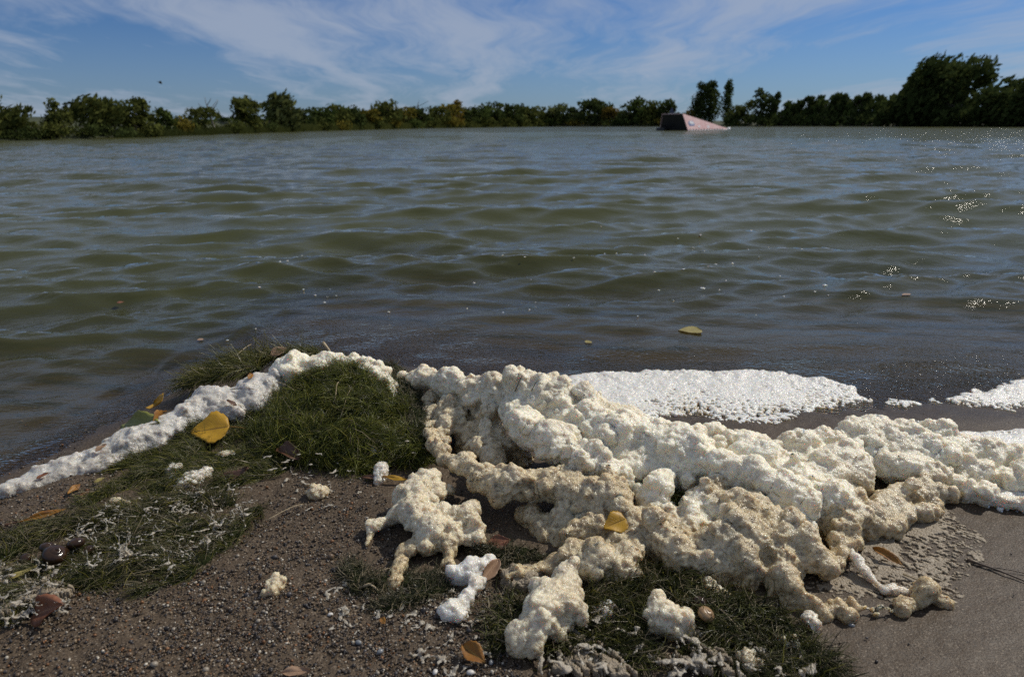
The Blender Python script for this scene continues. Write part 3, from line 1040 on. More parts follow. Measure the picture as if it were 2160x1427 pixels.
def sample_surface(me, n, r, minz=-.5):
    v, vn = get_vn(me)
    f = np.empty(len(me.loops), np.int32); me.loops.foreach_get('vertex_index', f)
    f = f.reshape(-1, 4)
    a = np.linalg.norm(np.cross(v[f[:, 1]] - v[f[:, 0]], v[f[:, 3]] - v[f[:, 0]]), axis=1)
    fn = vn[f].mean(1)
    c = v[f].mean(1)
    a = a * (fn[:, 2] > minz) * (c[:, 2] > ground_z(c[:, 0], c[:, 1]) - .003)
    i = r.choice(len(f), n, p=a / a.sum())
    u = r.random((n, 1)); w_ = r.random((n, 1))
    p = v[f[i, 0]] * (1 - u) * (1 - w_) + v[f[i, 1]] * u * (1 - w_) + v[f[i, 2]] * u * w_ + v[f[i, 3]] * (1 - u) * w_
    return p, fn[i] / (np.linalg.norm(fn[i], axis=1)[:, None] + 1e-9)


def weed(name, chains, label, n, length=(.02, .06), width=.0006, flow=None, seed=0, squash=.7, lift=.45, curl=.45, tint=None, voxel=.006, core_mat=None, cat='weed pile'):
    r = np.random.default_rng(seed)
    C, R = [], []
    for ch in chains:
        c, q = chain(ch, .7)
        C.append(c); R.append(q)
    C = np.concatenate(C); R = np.concatenate(R)
    V, F = spheres_mesh(C, R, ICO1, np.tile(np.array([1, 1, squash]), (len(C), 1)))
    core = remesh_eval(V, F, voxel, (('CLOUDS', .05, .016), ('CLOUDS', .012, .008)), 2)
    p, nn = sample_surface(core, n, r)
    th = 11 * fbm(p[:, 0] * 16, p[:, 1] * 16 + p[:, 2] * 14, 2, seed + 50)
    d = np.stack([np.cos(th), np.sin(th), 0 * th], -1) * .9 + r.normal(0, .85, (n, 3))
    if flow is not None:
        d = d * .55 + np.array(flow)
    d -= nn * (d * nn).sum(1)[:, None] * .9
    d /= np.linalg.norm(d, axis=1)[:, None]
    L = r.uniform(length[0], length[1], n)
    W = width * np.clip(r.lognormal(0, .38, n), .5, 2.8)
    tn = tints(n, r, **(tint or {}))
    sm = strand_mesh(p - nn * .002, d, nn, L, W, tn, 3, curl, lift, seed)
    core.materials.clear(); core.materials.append(core_mat or M_WEEDCORE)
    core.name = 'matted_core'
    b = np.array([C[:, 0].mean(), C[:, 1].mean(), 0]); b[2] = float(ground_z(b[0], b[1]))
    root = thing(name, label, cat, b)
    off = Vector((-b).tolist())
    link('matted_core', core, root, off)
    so = link('stems', sm, root, off)
    so['kind'] = 'stuff'
    return root


weed('weed_mound', [
    [(620, 850, .04, .04), (660, 825, .06, .045), (705, 812, .07, .048), (750, 818, .068, .046), (790, 838, .055, .04)],
    [(640, 890, .03, .045), (700, 870, .045, .055), (750, 880, .045, .055), (800, 880, .035, .045), (835, 900, .025, .04)],
    [(600, 900, .02, .04), (680, 930, .018, .05), (750, 940, .022, .05), (800, 950, .015, .042), (850, 940, .012, .04), (870, 965, .006, .03)],
    [(560, 920, .012, .03), (620, 950, .006, .03), (700, 970, .004, .03), (780, 985, .002, .026)]],
    'rounded mound of dark green stringy water weed beside the foam bank', 13500, (.018, .055), .00045, None, 1, .85, .58, .30,
    dict(straw=.04, yel=.14))
weed('weed_pile', [
    [(815, 775, .07, .016), (845, 800, .06, .02), (865, 840, .05, .026), (880, 880, .04, .028), (885, 930, .025, .024)], [(840, 830, .05, .02), (850, 880, .04, .022)]],
    'grey-green weed wedged between the weed mound and the foam bank', 2600, (.012, .035), .0006, None, 2, .8, .5, .6, dict(dark=(0.03, 0.035, 0.018), light=(0.11, 0.12, 0.06), straw=.3))
weed('weed_pile', [
    [(405, 800, .045, .012), (450, 778, .055, .018), (500, 765, .062, .022), (550, 758, .07, .022), (600, 750, .075, .02), (650, 745, .08, .016), (690, 748, .08, .010)], [(420, 800, .05, .012), (480, 790, .06, .016), (540, 778, .07, .016)]],
    'tuft of yellow-green weed lying over the top of the foam arm', 3000, (.03, .08), .0006, (-1.0, -.55, 0), 3, .5, .25, .22, dict(dark=(0.04, 0.05, 0.012), light=(0.17, 0.17, 0.04), straw=.1, yel=.15))
weed('weed_mat', [
    [(560, 905, .004, .03), (500, 900, .006, .035), (450, 925, .004, .03), (400, 950, .004, .03), (350, 985, .004, .028), (290, 1010, .002, .022), (240, 1030, .001, .018), (190, 1060, .001, .016)],
    [(580, 945, .002, .03), (520, 960, .003, .035), (460, 975, .003, .03), (400, 1010, .002, .03), (340, 1030, .001, .026)],
    [(250, 985, .002, .016), (310, 965, .004, .018), (370, 940, .008, .022), (430, 905, .014, .026), (500, 880, .022, .026), (560, 860, .03, .026)],
    [(600, 985, .0, .02), (540, 1000, .001, .026), (480, 1020, .001, .026)]],
    'flat green weed mat sloping left under the large yellow leaf', 9500, (.012, .04), .00042, (-.45, -.22, 0), 4, .45, .5, .18, dict(dark=(0.014, 0.022, 0.006), light=(0.17, 0.175, 0.04), straw=.12, yel=.12))
weed('weed_mat', [
    [(480, 1060, .0, .018), (420, 1060, .001, .026), (350, 1065, .001, .028), (280, 1090, .002, .03), (200, 1100, .001, .028), (120, 1110, .001, .026), (40, 1150, .001, .03), (-60, 1190, .0, .03)],
    [(470, 1120, .0, .016), (400, 1120, .002, .03), (330, 1140, .002, .034), (250, 1150, .003, .034), (180, 1170, .001, .02), (60, 1215, .002, .03), (-20, 1240, .002, .03)],
    [(540, 1075, .0, .012), (510, 1110, .0, .014), (470, 1150, .0, .014), (420, 1185, .0, .014), (370, 1225, .0, .012), (300, 1250, .0, .014)],
    [(370, 1180, .001, .026), (300, 1200, .002, .028), (220, 1215, .002, .028), (150, 1220, .002, .028), (80, 1260, .001, .028), (0, 1280, .001, .03)]],
    'broad scum-streaked weed mat in the lower left corner of the beach', 10000, (.012, .045), .00042, (-.45, -.24, 0), 5, .5, .5, .17,
    dict(dark=(0.016, 0.020, 0.008), light=(0.13, 0.132, 0.038), straw=.22, yel=.10))
weed('weed_mat', [
    [(1080, 1290, .0, .02), (1050, 1310, .0, .018), (1060, 1350, .0, .016), (1200, 1330, .001, .022), (1260, 1260, .002, .026), (1330, 1240, .002, .026), (1400, 1225, .002, .024)],
    [(1230, 1300, .001, .024), (1300, 1290, .002, .026), (1350, 1320, .001, .024), (1280, 1350, .0, .02), (1200, 1380, .0, .018), (1350, 1380, .0, .02)],
    [(1440, 1240, .002, .024), (1470, 1280, .002, .026), (1530, 1290, .003, .028), (1600, 1310, .003, .028), (1650, 1350, .002, .028), (1690, 1390, .001, .024), (1740, 1430, .0, .02)],
    [(1480, 1320, .002, .026), (1550, 1350, .003, .03), (1600, 1390, .002, .028), (1540, 1420, .001, .026), (1460, 1380, .001, .02), (1660, 1430, .001, .026)]],
    'dark tangled weed mat below the foam bank along the bottom edge', 8500, (.012, .045), .0006, (.2, -.4, 0), 6, .5, .45, .55,
    dict(dark=(0.016, 0.02, 0.007), light=(0.14, 0.145, 0.04), straw=.20, yel=.03))
weed('weed_patch', [
    [(740, 1200, .0, .014), (760, 1240, .0, .016), (830, 1230, .0, .015), (900, 1220, .0, .016), (930, 1240, .0, .014), (870, 1260, .0, .014), (800, 1280, .0, .012)],
    [(1000, 1150, .0, .012), (1050, 1170, .0, .016), (1120, 1175, .0, .016), (1060, 1200, .0, .014)]],
    'thin patch of grey weed under the ragged foam clump', 3600, (.010, .030), .0005, None, 7, .4, .4, .65, dict(dark=(0.02, 0.024, 0.010), light=(0.10, 0.10, 0.05), straw=.3))
weed('weed_tuft', [[(1405, 1052, .035, .014), (1430, 1050, .035, .014), (1450, 1062, .035, .010)]],
     'small green weed tuft poking out of a gap in the foam bank', 500, (.012, .03), .0005, None, 8, .7, .5, .5, dict(light=(0.11, 0.12, 0.03), straw=.12))
print('weed', round(time.time() - T0, 1))

# bits of weed and grit caught on the foam
bank_o = bpy.data.objects['foam_bank']
br = np.random.default_rng(61)
v_, n_ = get_vn(bank_o.data)
v_ = v_ + np.array(bank_o.location[:])
ppx, ppy = proj(v_)
wgt = np.where((n_[:, 2] > .1), 1.0, 0.0) * (1.0 + 5.0 * (ppx < 1300) * (ppy > 780)) * (.25 + 2.0 * (fbm(v_[:, 0] * 12, v_[:, 1] * 12, 2, 3) > .55))
k_ = br.choice(len(v_), 330, p=wgt / wgt.sum(), replace=False)
d_ = br.normal(0, 1, (330, 3)); d_ -= n_[k_] * (d_ * n_[k_]).sum(1)[:, None] * .85; d_ /= np.linalg.norm(d_, axis=1)[:, None]
bits = strand_mesh(v_[k_] + n_[k_] * .0005, d_, n_[k_], br.uniform(.004, .020, 330), br.uniform(.0002, .0005, 330), tints(330, br, dark=(.012, .012, .005), light=(.07, .06, .02), straw=.1), 3, .35, .1, 61, 'weed_bits')
o = link('weed_bits', bits)
o['kind'] = 'stuff'
tag(o, 'dark shreds of weed caught on the foam bank', 'weed')

# ------------------------------------------------------------------ dried scum: torn films and threads of old foam (nobody could count them)
def scum(name, polys, n, label, seed, rr=(.0016, .0042), length=(.008, .04), voxel=.0017, h0=.004, mat=None, flow=None):
    r = np.random.default_rng(seed)
    C, R, S = [], [], []
    for poly, share in polys:
        P = np.array(poly, float)
        k = int(n * share)
        got = 0
        while got < k:
            px = r.uniform(P[:, 0].min(), P[:, 0].max()); py = r.uniform(P[:, 1].min(), P[:, 1].max())
            if not in_poly(np.array([px]), np.array([py]), P)[0]:
                continue
            got += 1
            p = on(px, py, h0 * r.uniform(.2, 1.6))
            arms = r.integers(1, 4)
            for a in range(arms):
                d = np.array([r.normal(), r.normal(), 0]) if flow is None else np.array(flow) + np.array([r.normal() * .6, r.normal() * .6, 0])
                d /= np.linalg.norm(d) + 1e-9
                L = r.uniform(*length) * (1 if a == 0 else .55)
                q = p.copy(); rad0 = r.uniform(*rr)
                m_ = max(3, int(L / (rad0 * .8)))
                for j in range(m_):
                    f = j / m_
                    d = d + r.normal(0, .3, 3) * np.array([1, 1, .3]); d /= np.linalg.norm(d)
                    q = q + d * (L / m_)
                    q[2] = max(q[2], float(ground_z(q[0], q[1])) + .001)
                    C.append(q.copy()); R.append(rad0 * (1 - .7 * f) * r.uniform(.5, 1.7)); S.append((r.uniform(1.0, 2.0), r.uniform(1.0, 2.0), .42))
    C = np.array(C); R = np.maximum(np.array(R), voxel * .62); S = np.array(S)
    V, F = spheres_mesh(C, R, ICO0, S)
    me = remesh_eval(V, F, voxel, (('CLOUDS', .008, .0022),), 0)
    me.attributes.new('age', 'FLOAT', 'POINT').data.foreach_set('value', rng.uniform(0, 1, len(me.vertices)).astype(np.float32) * 0 + .5)
    me.materials.clear(); me.materials.append(mat or M_CRUST)
    me.polygons.foreach_set('use_smooth', np.ones(len(me.polygons), bool))
    o = link(name, me)
    rebase(o)
    tag(o, label, 'scum')
    o['kind'] = 'stuff'
    return o


scum('dried_scum', [([(240, 1060), (520, 1010), (560, 1060), (500, 1110), (380, 1190), (180, 1200), (150, 1120)], .7), ([(0, 1190), (130, 1190), (150, 1290), (0, 1310)], .3)], 330,
     'torn pale threads of dried scum over the lower left weed mat', 21, (.0005, .0014), (.012, .05), .0012, .020, M_SCUM, (-.8, -.45, 0))
scum('dried_scum', [([(690, 1200), (960, 1190), (1000, 1290), (900, 1330), (690, 1340)], .5), ([(820, 1300), (1040, 1280), (1060, 1427), (860, 1427)], .3), ([(560, 1000), (760, 990), (800, 1060), (640, 1080)], .2)], 110,
     'dried grey scum scraps on the gravel at the bottom centre', 22, (.0006, .0020), (.010, .035), .0012, .002, M_SCUM)
scum('dried_scum', [([(1140, 1370), (1260, 1360), (1330, 1427), (1130, 1427)], .25), ([(1430, 1320), (1520, 1340), (1560, 1427), (1420, 1427)], .35), ([(1560, 1300), (1680, 1340), (1740, 1427), (1560, 1427)], .2), ([(1060, 1240), (1420, 1240), (1420, 1400), (1080, 1400)], .2)], 90,
     'crusted tan scum over the dark weed at the bottom edge', 23, (.0009, .0030), (.012, .04), .0014, .014, M_SCUM)
foam_sheet('foam_film', [(1660, 1195), (1740, 1180), (1800, 1130), (1880, 1090), (1960, 1060), (2010, 1075), (2060, 1120), (2075, 1170), (2040, 1230), (2010, 1262), (1930, 1265), (1850, 1282), (1740, 1285), (1690, 1265)], .0012,
           'thin tan film of dying foam on wet sand around the amber leaf', 65, 1.7, .0018, None, .07, .0030, M_CRUST, 0, 4.5, 0, (rad(-40), .6))
scum('dried_scum', [([(790, 780), (900, 830), (930, 960), (880, 970), (830, 900)], .6), ([(560, 940), (740, 960), (760, 1010), (560, 1000)], .4)], 60,
     'pale scum flecks clinging to the weed by the foam bank', 25, (.0008, .002), (.006, .02), .0013, .03, M_SCUM)

foam_sheet('foam_film', [(1440, 1296), (1490, 1325), (1530, 1372), (1558, 1440), (1420, 1440), (1400, 1400), (1432, 1350)], .004,
           'thick tan crust of dried foam draped over weed right of the pear-shaped lump', 75, 2.8, .0017, None, .04, .0055, M_CRUST, .014, 3.6, 0, (rad(-62), .28))
foam_sheet('foam_film', [(1150, 1385), (1200, 1362), (1260, 1372), (1320, 1400), (1350, 1440), (1130, 1440)], .004,
           'tan crust of dried foam at the bottom edge under the tall lump', 85, 2.8, .0017, None, .04, .0055, M_CRUST, .010, 3.2, 0, (rad(-50), .35))
foam_sheet('foam_film', [(0, 1200), (60, 1215), (140, 1215), (160, 1260), (100, 1300), (20, 1310), (-60, 1300), (-60, 1210)], .006,
           'grey crust of dried foam around the rusty leaf at lower left', 95, 2.6, .0017, None, .04, .005, M_CRUST, .012, 3.4, 0, (rad(30), .35))
foam_sheet('foam_film', [(1060, 1195), (1110, 1185), (1160, 1195), (1170, 1225), (1130, 1245), (1070, 1240)], .010,
           'crumbly brownish foam crust behind the tall lump', 97, 1.4, .0019, None, .03, .005, M_CRUST, .004, 2.4)

# ------------------------------------------------------------------ pebbles and grit
def pebbles(n, seed):
    r = np.random.default_rng(seed)
    px = r.uniform(-60, 2220, n * 6); py = r.uniform(860, 1445, n * 6)
    den = np.ones(len(px)) * .10
    L = in_poly(px, py, [(-60, 1280), (330, 1200), (520, 1100), (620, 1000), (800, 1010), (860, 1200), (1080, 1250), (1100, 1445), (-60, 1445)])
    den[L] = 1.0
    den[in_poly(px, py, [(-60, 1060), (60, 1040), (300, 960), (330, 990), (120, 1090), (-60, 1160)])] = .9
    den[in_poly(px, py, [(-60, 1300), (200, 1290), (500, 1427), (-60, 1445)])] = .45
    den[(px > 1500) & (py > 1150)] = .004
    den[(px > 1150) & (py < 1180)] = .004
    den *= np.clip(2.6 * fbm(px / 70, py / 45, 3, 5) - .35, .12, 1.6)
    k = np.where(r.random(len(px)) < den * 1.2)[0][:n]
    px, py = px[k], py[k]
    P = on(px, py, 0)
    rad_ = np.clip(r.lognormal(math.log(.00105), .42, len(P)), .0005, .0036)
    big = r.random(len(P)) < .012
    rad_[big] *= 1.9
    P[:, 2] += rad_ * .15 + (fbm(P[:, 0] * 14, P[:, 1] * 14, 4, 3) - .5) * .012 + .001
    V, F = ICO0
    sc = r.uniform(.6, 1.25, (len(P), 3)) * rad_[:, None]
    ang = r.uniform(0, 6.28, len(P))
    jitter = 1 + r.normal(0, .10, (len(P), len(V), 1))
    VV = V[None] * jitter * sc[:, None, :]
    x = VV[..., 0] * np.cos(ang)[:, None] - VV[..., 1] * np.sin(ang)[:, None]
    y = VV[..., 0] * np.sin(ang)[:, None] + VV[..., 1] * np.cos(ang)[:, None]
    VV = np.stack([x, y, VV[..., 2]], -1) + P[:, None, :]
    pal = np.array([(0.060, 0.045, 0.034), (0.03, 0.026, 0.024), (0.10, 0.07, 0.045), (0.16, 0.115, 0.07), (0.055, 0.05, 0.05), (0.22, 0.19, 0.15), (0.18, 0.085, 0.035), (0.42, 0.38, 0.31)])
    ci = r.choice(len(pal), len(P), p=[.24, .17, .18, .12, .10, .09, .055, .045])
    col = pal[ci] * r.uniform(.7, 1.25, (len(P), 1))
    FF = F[None] + (np.arange(len(P)) * len(V))[:, None, None]
    me = mesh_np('pebbles', VV.reshape(-1, 3), FF.reshape(-1, 3), M_PEB, True, {'tint': np.repeat(col, len(V), axis=0)})
    o = link('pebbles', me)
    o['kind'] = 'stuff'
    tag(o, 'coarse brown, black and tan grit covering the sand', 'gravel')
    return o


def ico_small():
    bm = bmesh.new()
    bmesh.ops.create_icosphere(bm, subdivisions=1, radius=1)
    V = np.array([v.co[:] for v in bm.verts]); F = np.array([[v.index for v in f.verts] for f in bm.faces]); bm.free()
    return V, F


ICO0_SAVE = ICO0
ICO0 = ico_small()
pebbles(22000, 31)
print('pebbles', round(time.time() - T0, 1))


# ------------------------------------------------------------------ fallen leaves
SOLID = [o for o in COL.objects if o.type == 'MESH' and (o.name.split('.')[0] in ('foam_bank', 'foam_tongue', 'foam_crest', 'foam_clump', 'ground', 'matted_core'))]


def surf(px, py, off=.004):
    """point on whatever solid thing the photograph shows at that place"""
    bpy.context.view_layer.update()
    d = Vector(ray(px, py).tolist()).normalized()
    best = None
    for o in SOLID:
        mi = o.matrix_world.inverted()
        ok, loc, nn, _ = o.ray_cast(mi @ Vector(C0.tolist()), mi.to_3x3() @ d)
        if ok:
            t = (o.matrix_world @ loc - Vector(C0.tolist())).length
            if best is None or t < best[0]:
                best = (t, o.matrix_world @ loc + (o.matrix_world.to_3x3() @ nn) * off)
    return np.array(best[1][:]) if best else on(px, py, 0)


def leaf_blade(kind, L, Wd, mat, fold=.25, curl=.0, roll=.0, wav=.065, nu=18, nv=12, seed=0, thick=.00035):
    r = np.random.default_rng(seed)
    u = np.linspace(0, 1, nu)
    if kind == 'round':        # cottonwood: broad base, pointed tip
        wd = np.sin(np.pi * np.clip(u, 0, 1) ** .62) ** .75 * (1 - .12 * u)
    elif kind == 'oval':
        wd = np.sin(np.pi * u ** .85) ** .85
    else:                      # lance
        wd = np.sin(np.pi * u ** .9) ** 1.0
    wd = np.maximum(wd, .02)
    wd = wd * (1 + .05 * np.sin(u * 40 + seed) + .07 * np.sin(u * 11 + seed * 3))
    v = np.linspace(-1, 1, nv)
    U, Vv = np.meshgrid(u, v, indexing='ij')
    Xx = U * L
    Yy = Vv * wd[:, None] * Wd / 2
    Zz = fold * np.abs(Yy) + wav * L * (np.sin(U * 9 + seed) * Vv * .5 + np.sin(Vv * 4 + U * 5 + seed * 2) * .5) * np.abs(Vv) ** .7
    if roll:
        a = roll * Yy / (Wd / 2)
        rr = (Wd / 2) / roll
        Yy, Zz = rr * np.sin(a), Zz + rr * (1 - np.cos(a))
    if curl:
        a = curl * U
        rr = L / curl
        Xx, Zz = rr * np.sin(a) - Zz * np.sin(a), rr * (1 - np.cos(a)) + Zz * np.cos(a)
    n = nu * nv
    top = np.stack([Xx, Yy, Zz + thick], -1).reshape(-1, 3)
    bot = np.stack([Xx, Yy, Zz], -1).reshape(-1, 3)
    F = grid_faces(nu, nv)
    Fb = F[:, ::-1] + n
    idx = np.arange(n).reshape(nu, nv)
    loop = np.concatenate([idx[0, :], idx[1:, -1], idx[-1, -2::-1], idx[-2:0:-1, 0]])
    nx_ = np.roll(loop, -1)
    side = np.stack([loop, nx_, nx_ + n, loop + n], -1)
    lobe = np.stack([U.ravel(), Vv.ravel(), 0 * U.ravel()], -1)
    return mesh_np('blade', np.concatenate([top, bot]), [F[:, ::-1], Fb[:, ::-1], side], mat, True, {'lobe': np.concatenate([lobe, lobe])})


def tube(pts, r0, r1, mat, name='stem', sides=6):
    pts = np.asarray(pts, float)
    tan = np.gradient(pts, axis=0); tan /= np.linalg.norm(tan, axis=1)[:, None] + 1e-12
    up = np.where(np.abs(tan[:, 2:3]) > .9, np.array([[1, 0, 0]]), np.array([[0, 0, 1]]))
    a = np.cross(tan, up); a /= np.linalg.norm(a, axis=1)[:, None] + 1e-12
    b = np.cross(a, tan)
    rr = np.linspace(r0, r1, len(pts))[:, None, None]
    th = np.linspace(0, 2 * np.pi, sides, endpoint=False)[None, :, None]
    V = pts[:, None, :] + rr * (np.cos(th) * a[:, None, :] + np.sin(th) * b[:, None, :])
    F = grid_faces(len(pts), sides, True)
    caps = [np.arange(sides)[None, ::-1], (np.arange(sides) + (len(pts) - 1) * sides)[None, :]]
    return V.reshape(-1, 3), [F, *caps]


def leaf(kind, px, py, h, px2, py2, h2, width, mat, label, tilt=0, group='fallen leaves', stem=0, **kw):
    """leaf from its stem end at (px,py) to its tip at (px2,py2)"""
    if h < 0:
        a = surf(px, py, -h); b = surf(px2, py2, -h2)
    else:
        a = on(px, py, h); b = on(px2, py2, h2)
    d = Vector((b - a).tolist())
    L = d.length
    me = leaf_blade(kind, L, width * L, mat, **kw)
    x = d.normalized()
    z = Vector((0, 0, 1))
    y = z.cross(x).normalized()
    z = x.cross(y)
    rot = Matrix((x, y, z)).transposed() @ Matrix.Rotation(tilt * (1 if x.x > 0 else -1), 3, 'X')
    if stem:
        root = thing('fallen_leaf', label, 'leaf', a, group)
        root.rotation_euler = rot.to_euler()
        link('blade', me, root)
        t = np.linspace(0, 1, 6)
        V, F = tube(np.stack([-stem * t, .25 * stem * t ** 2, -.1 * stem * t], -1), .0012, .0008, mat)
        sm = mesh_np('stem', V, F, mat, True, {'lobe': np.zeros((len(V), 3))})
        link('stem', sm, root)
        return root
    o = link('fallen_leaf', me, None, a)
    o.rotation_euler = rot.to_euler()
    tag(o, label, 'leaf', group)
    return o


leaf('round', 484, 900, .032, 402, 912, .026, 1.05, L_YEL, 'large yellow leaf lying flat on green weed beside the foam arm', rad(30), stem=.03, fold=.18, wav=.05, seed=1)
leaf('oval', 325, 850, .05, 358, 864, .045, .9, L_YEL, 'small yellow leaf curled upright at the edge of the foam arm', rad(30), fold=.5, curl=1.0, seed=2)
leaf('lance', 352, 866, .052, 318, 900, .042, .40, L_AMB, 'dark yellow rolled leaf hanging under the curled yellow leaf', rad(-40), fold=.6, roll=1.1, seed=3)
leaf('oval', 256, 896, .026, 336, 890, .05, .42, L_GRN, 'pale green leaf with frothy lower side resting on the foam arm', rad(32), fold=.2, seed=4)
leaf('lance', 448, 1022, .006, 528, 992, .020, .36, L_BRN, 'dark brown oblong leaf on weed left of the gravel', rad(28), fold=.15, curl=.4, seed=5)
leaf('oval', 590, 945, -.012, 640, 967, -.010, .62, L_BRN, 'curled brown leaf with an orange edge on dark weed', rad(20), fold=.5, roll=1.1, seed=6)
leaf('round', 1322, 1086, -.010, 1270, 1112, -.010, .95, L_YEL, 'yellow leaf cupped inside a hollow of the foam bank', rad(35), fold=.2, seed=7)
leaf('lance', 1838, 1168, -.010, 1902, 1202, -.014, .34, L_AMB, 'glossy amber leaf on scum at the right of the foam bank', rad(30), fold=.5, curl=-.5, seed=8)
leaf('lance', 1022, 1152, .008, 1078, 1138, .014, .55, L_RUST, 'reddish brown leaf pressed under the shaded side of the foam bank', rad(35), fold=.3, seed=9)
leaf('oval', 1020, 1225, .010, 1052, 1178, .022, .5, L_TAN, 'peach-coloured curled leaf over the white foam lump', rad(30), fold=.6, roll=.9, seed=10)
leaf('oval', 975, 1360, .010, 1024, 1396, .006, .62, L_AMB, 'shiny amber leaf folded along its rib on bottom gravel', rad(25), fold=.5, seed=11)
leaf('lance', 592, 1418, .004, 656, 1414, .006, .34, L_TAN, 'pale tan leaf on bare sand cut by the bottom edge', rad(20), fold=.5, seed=12)
leaf('lance', 140, 1072, .008, 38, 1102, .004, .18, L_AMB, 'long thin amber leaf on sand at the left edge', rad(35), fold=.5, wav=.05, seed=13)
leaf('lance', 10, 1108, .003, 60, 1096, .003, .16, L_BRN, 'thin dark leaf at the far left end of the long amber leaf', 0, fold=.3, seed=14)
leaf('lance', 142, 1042, .006, 170, 1020, .008, .35, L_AMB, 'small orange leaf scrap on sand above the long amber leaf', rad(25), fold=.4, seed=15)
leaf('lance', 172, 1052, .006, 190, 1032, .008, .5, L_RUST, 'small rusty leaf scrap right of the orange scrap', rad(25), fold=.4, seed=16)
leaf('lance', 198, 1018, .008, 222, 1006, .010, .36, L_OLD, 'little yellow-green leaf on weed below the foam arm', rad(25), fold=.3, seed=17)
leaf('oval', 198, 956, -.006, 228, 944, -.010, .55, L_TAN, 'tan leaf with a white fleck on top of the lower foam arm', rad(20), fold=.5, seed=18)
leaf('oval', 78, 1012, -.004, 106, 1000, -.005, .4, L_RUST, 'faint rusty leaf half sunk in the lower foam arm', rad(15), fold=.2, seed=19)
leaf('oval', 570, 752, -.012, 606, 742, -.014, .6, L_TAN, 'peach leaf lying on the weed tuft behind the foam arm', rad(35), fold=.4, seed=20)
leaf('lance', 534, 790, -.004, 526, 802, -.004, .5, L_AMB, 'tiny orange leaf fleck stuck on the upper foam arm', rad(25), fold=.3, seed=21)
leaf('lance', 496, 858, -.006, 478, 848, -.008, .5, L_BRN, 'tiny dark brown leaf just right of the large yellow leaf', rad(15), fold=.3, seed=22)
leaf('oval', 66, 1300, .008, 132, 1272, .030, .75, L_RUST, 'crumpled rusty brown leaf under the lower left weed mat', rad(40), fold=.3, wav=.12, seed=23)
leaf('lance', 10, 1225, .024, 78, 1192, .030, .22, L_OLD, 'yellow strap-like leaf beside the dark shells', rad(20), fold=.3, seed=24)
leaf('lance', 860, 1012, .006, 806, 1004, .010, .22, L_YEL, 'narrow dark yellow leaf at the foot of the weed mound', rad(20), fold=.4, seed=25)
leaf('lance', 762, 1006, .008, 800, 1008, .008, .3, L_BRN, 'narrow brown leaf left of the narrow yellow leaf', rad(20), fold=.4, seed=26)
leaf('lance', 804, 1302, .004, 812, 1315, .004, .6, L_AMB, 'tiny orange leaf scrap in the gravel hollow', rad(20), fold=.3, seed=27)


def floating(kind, px, py, px2, py2, width, mat, label, **kw):
    a = at(px, py, 0.0); b = at(px2, py2, 0.0)
    a[2] = water_z(a[0], a[1]) + .003; b[2] = water_z(b[0], b[1]) + .003
    d = Vector((b - a).tolist())
    me = leaf_blade(kind, d.length, width * d.length, mat, **kw)
    o = link('floating_leaf', me, None, a)
    o.rotation_euler = (0, 0, math.atan2(d.y, d.x))
    return tag(o, label, 'leaf', 'leaves floating on the lake')


floating('round', 1478, 704, 1430, 706, 1.0, L_OLD, 'faded yellow leaf floating in the shallows behind the foam', fold=.06, wav=.03, seed=31)
floating('oval', 1234, 728, 1248, 726, 1.2, L_OLD, 'tiny yellow leaf in the shallows left of the floating leaf', fold=.06, wav=.02, seed=32)
floating('oval', 416, 718, 430, 717, 1.2, L_TAN, 'small pale leaf floating left of the weed tuft', fold=.06, wav=.02, seed=33)
floating('lance', 1900, 638, 1918, 635, .45, L_TAN, 'pale narrow leaf on the water near the right edge', fold=.05, wav=.01, seed=34)
floating('oval', 246, 640, 262, 638, 1.2, L_RUST, 'red-brown leaf just under the surface on the left', fold=.05, wav=.02, seed=35)

# twigs and straws
M_STRAW = make_plain('straw', (0.30, 0.23, 0.13), (0.42, 0.34, 0.22), 60, .6)
M_TWIG = make_plain('wet_twig', (0.05, 0.035, 0.022), (0.09, 0.06, 0.04), 60, .5)


def twig(name, a, b, r, mat, label, bend=.1, group='twigs and straws'):
    A = surf(a[0], a[1], -a[2]) if a[2] < 0 else on(*a)
    B = surf(b[0], b[1], -b[2]) if b[2] < 0 else on(*b)
    t = np.linspace(0, 1, 7)[:, None]
    L = np.linalg.norm(B - A)
    P = A * (1 - t) + B * t + np.array([0, 0, 1]) * bend * L * (t * (1 - t)) * 4 + np.array([.3, -.2, 0]) * bend * L * np.sin(t * 6)
    V, F = tube(P, r, r * .6, mat)
    o = link(name, mesh_np(name, V, F, mat))
    rebase(o)
    return tag(o, label, name.replace('_', ' '), group)


twig('stick', (681, 722, .115), (697, 742, .095), .004, M_STRAW, 'short pale stick poking up behind the white foam crest', .02)
twig('straw', (500, 748, .085), (530, 726, .09), .0014, M_STRAW, 'thin pale straw sticking out of the back weed tuft', .03)
twig('straw', (1088, 826, -.002), (1108, 800, -.03), .0010, M_TWIG, 'thin dark stalk standing on top of the foam bank', .02)
twig('straw', (1122, 824, -.002), (1137, 814, -.014), .0009, M_TWIG, 'short dark stalk beside the standing stalk on the bank', .02)
twig('straw', (488, 824, -.004), (536, 822, -.004), .0010, M_TWIG, 'dark straw lying across the upper foam arm', .04)
twig('straw', (432, 816, -.004), (478, 790, -.008), .0010, M_WEEDCORE, 'long dark stem leaning over the upper foam arm', .03)
twig('straw', (578, 808, -.012), (630, 828, -.012), .0010, M_STRAW, 'pale straw across the left shoulder of the weed mound', .05)
twig('straw', (708, 850, -.012), (712, 822, -.02), .0011, M_STRAW, 'pale straw upright in the middle of the weed mound', .08)
twig('straw', (725, 884, -.014), (742, 834, -.014), .0009, M_STRAW, 'long pale straw down the face of the weed mound', .06)
